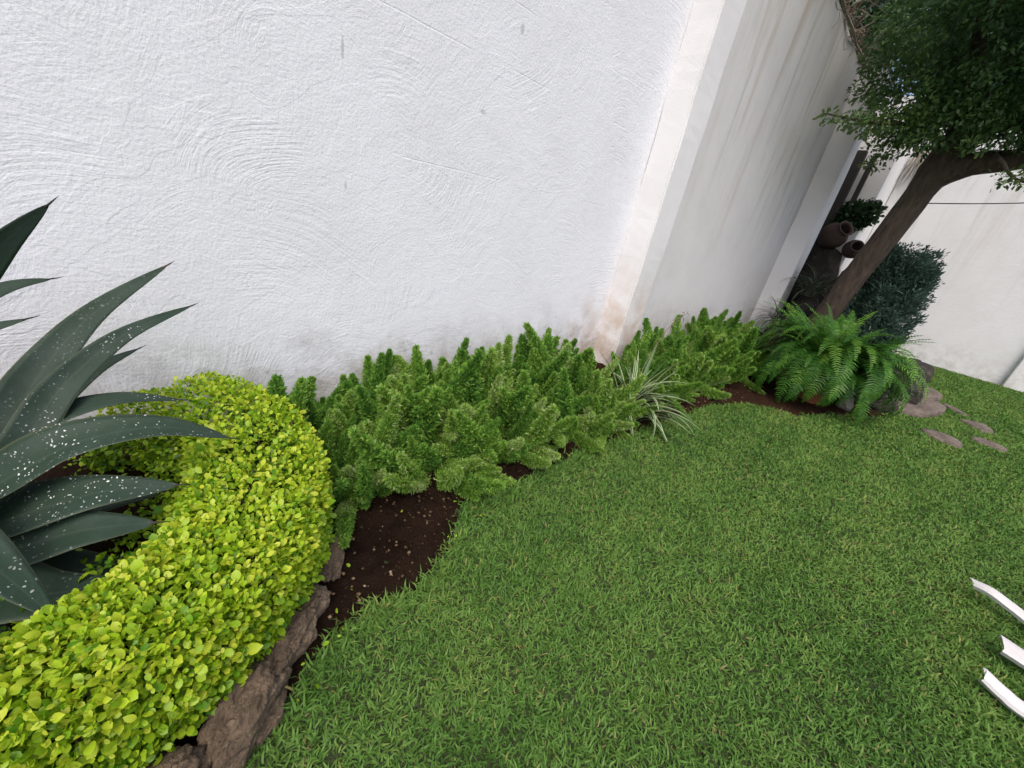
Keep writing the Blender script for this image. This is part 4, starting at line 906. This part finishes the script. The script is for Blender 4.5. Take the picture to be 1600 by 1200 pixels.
# ------------------------------------------------------------------ white plastic chair tipped over at the right edge
CO = np.array([2.55, -1.45, 0.0])
chair = empty('garden_chair', tuple(CO), 'white plastic garden chair lying tipped over, three legs pointing into the picture at the right', 'chair')
def leg_mesh(pts, w0, w1, depth, up, serr=False):
    C = smooth_path(pts, 18); T = np.gradient(C, axis=0); T /= np.linalg.norm(T, axis=1, keepdims=True); V, F = [], []
    up = np.array(up, float)
    for i in range(18):
        t = i / 17; S = np.cross(T[i], up); S /= np.linalg.norm(S); N = np.cross(S, T[i]); w = w0 + (w1 - w0) * t
        prof = [(-1, -depth), (-1, 0.0), (-0.5, 0.006), (0.5, 0.006), (1, 0.0), (1, -depth), (0.86, -depth), (0.84, -0.005), (0.45, 0.0), (-0.45, 0.0), (-0.84, -0.005), (-0.86, -depth)]
        for a_, b_ in prof: V.append(C[i] + S * a_ * w + N * b_ + (T[i] * 0.018 * a_ if i == 0 else 0) + (T[i] * 0.004 * rng.normal() if (serr and i == 0) else 0))
    m = 12
    for i in range(17):
        for j in range(m): F.append((i * m + j, i * m + (j + 1) % m, (i + 1) * m + (j + 1) % m, (i + 1) * m + j))
    F.append((0, 1, 2, 3, 4, 5, 6, 7, 8, 9, 10, 11)[::-1])
    return pymesh('chair_leg', np.array(V) - CO, F, M_plastic, smooth=False)
legs = [([(2.885, -0.760, 0.10), (2.86, -0.82, 0.115), (2.845, -0.90, 0.10), (2.83, -1.02, 0.08), (2.83, -1.30, 0.10)], 0.022, 0.026, 0.020, (-0.45, 0, 1), False),
        ([(2.490, -0.842, 0.085), (2.47, -0.93, 0.085), (2.455, -1.02, 0.08), (2.45, -1.32, 0.10)], 0.036, 0.026, 0.022, (-0.5, 0, 1), False),
        ([(2.195, -0.770, 0.08), (2.18, -0.83, 0.065), (2.165, -0.92, 0.06), (2.14, -1.32, 0.09)], 0.024, 0.027, 0.024, (-0.7, 0, 0.8), True)]
for a_ in legs: obj('leg', leg_mesh(*a_), chair)
sv_ = box('seat', (2.05, -1.36, 0.03), (2.95, -1.33, 0.50), M_plastic, None, bevel=0.01); sv_.parent = chair; sv_.matrix_parent_inverse = Matrix.Translation(-Vector(CO))
sv_ = box('backrest', (2.05, -1.85, 0.02), (2.95, -1.37, 0.06), M_plastic, None, bevel=0.012); sv_.parent = chair; sv_.matrix_parent_inverse = Matrix.Translation(-Vector(CO))

# ------------------------------------------------------------------ litter: crumbs on the soil, fallen leaves
n = 4200; P = np.stack([rng.uniform(0.3, 4.6, n), rng.uniform(0.85, 1.9, n), np.full(n, 0.034)], 1); P = P[P[:, 1] > edge_y(P[:, 0]) + 0.02]; n = len(P)
P[:, 2] += 0.006 * rng.random(n)
OV = np.array([(1, 0, 0), (-1, 0, 0), (0, 1, 0), (0, -1, 0), (0, 0, 0.7), (0, 0, -0.7)], float); OF = [(0, 2, 4), (2, 1, 4), (1, 3, 4), (3, 0, 4), (2, 0, 5), (1, 2, 5), (3, 1, 5), (0, 3, 5)]
V, F, at = scatter(OV, OF, P, frames(rng.normal(0, 1, (n, 3))), rng.uniform(0, 1, n) ** 3, 0.0014 + 0.008 * rng.random(n) ** 3)
props(obj('soil_crumbs', np_mesh('soil_crumbs', V, F, M_dry, at)), 'small crumbs and bark bits on the dark soil', 'debris', kind='stuff')
spots = []
while len(spots) < 22:
    x, y = (rng.uniform(0.35, 1.1), rng.uniform(0.95, 1.3)) if rng.random() < 0.5 else ((rng.uniform(0.10, 0.36), rng.uniform(0.70, 0.92)))
    spots.append((x, y, 0.045))
P = np.array(spots); n = len(P); D = rng.normal(0, 1, (n, 3)) * [1, 1, 0.25]
V, F, at = scatter(LEAF_V, LEAF_F, P, frames(D, rng.normal(0, 0.5, n)), rng.uniform(0.6, 1.0, n), rng.uniform(0.010, 0.022, n))
props(obj('fallen_leaves', np_mesh('fallen_leaves', V, F, M_lime, at)), 'fallen yellow hedge leaves on soil and grass edge', 'leaves', kind='stuff')
print('grass', NGRASS)
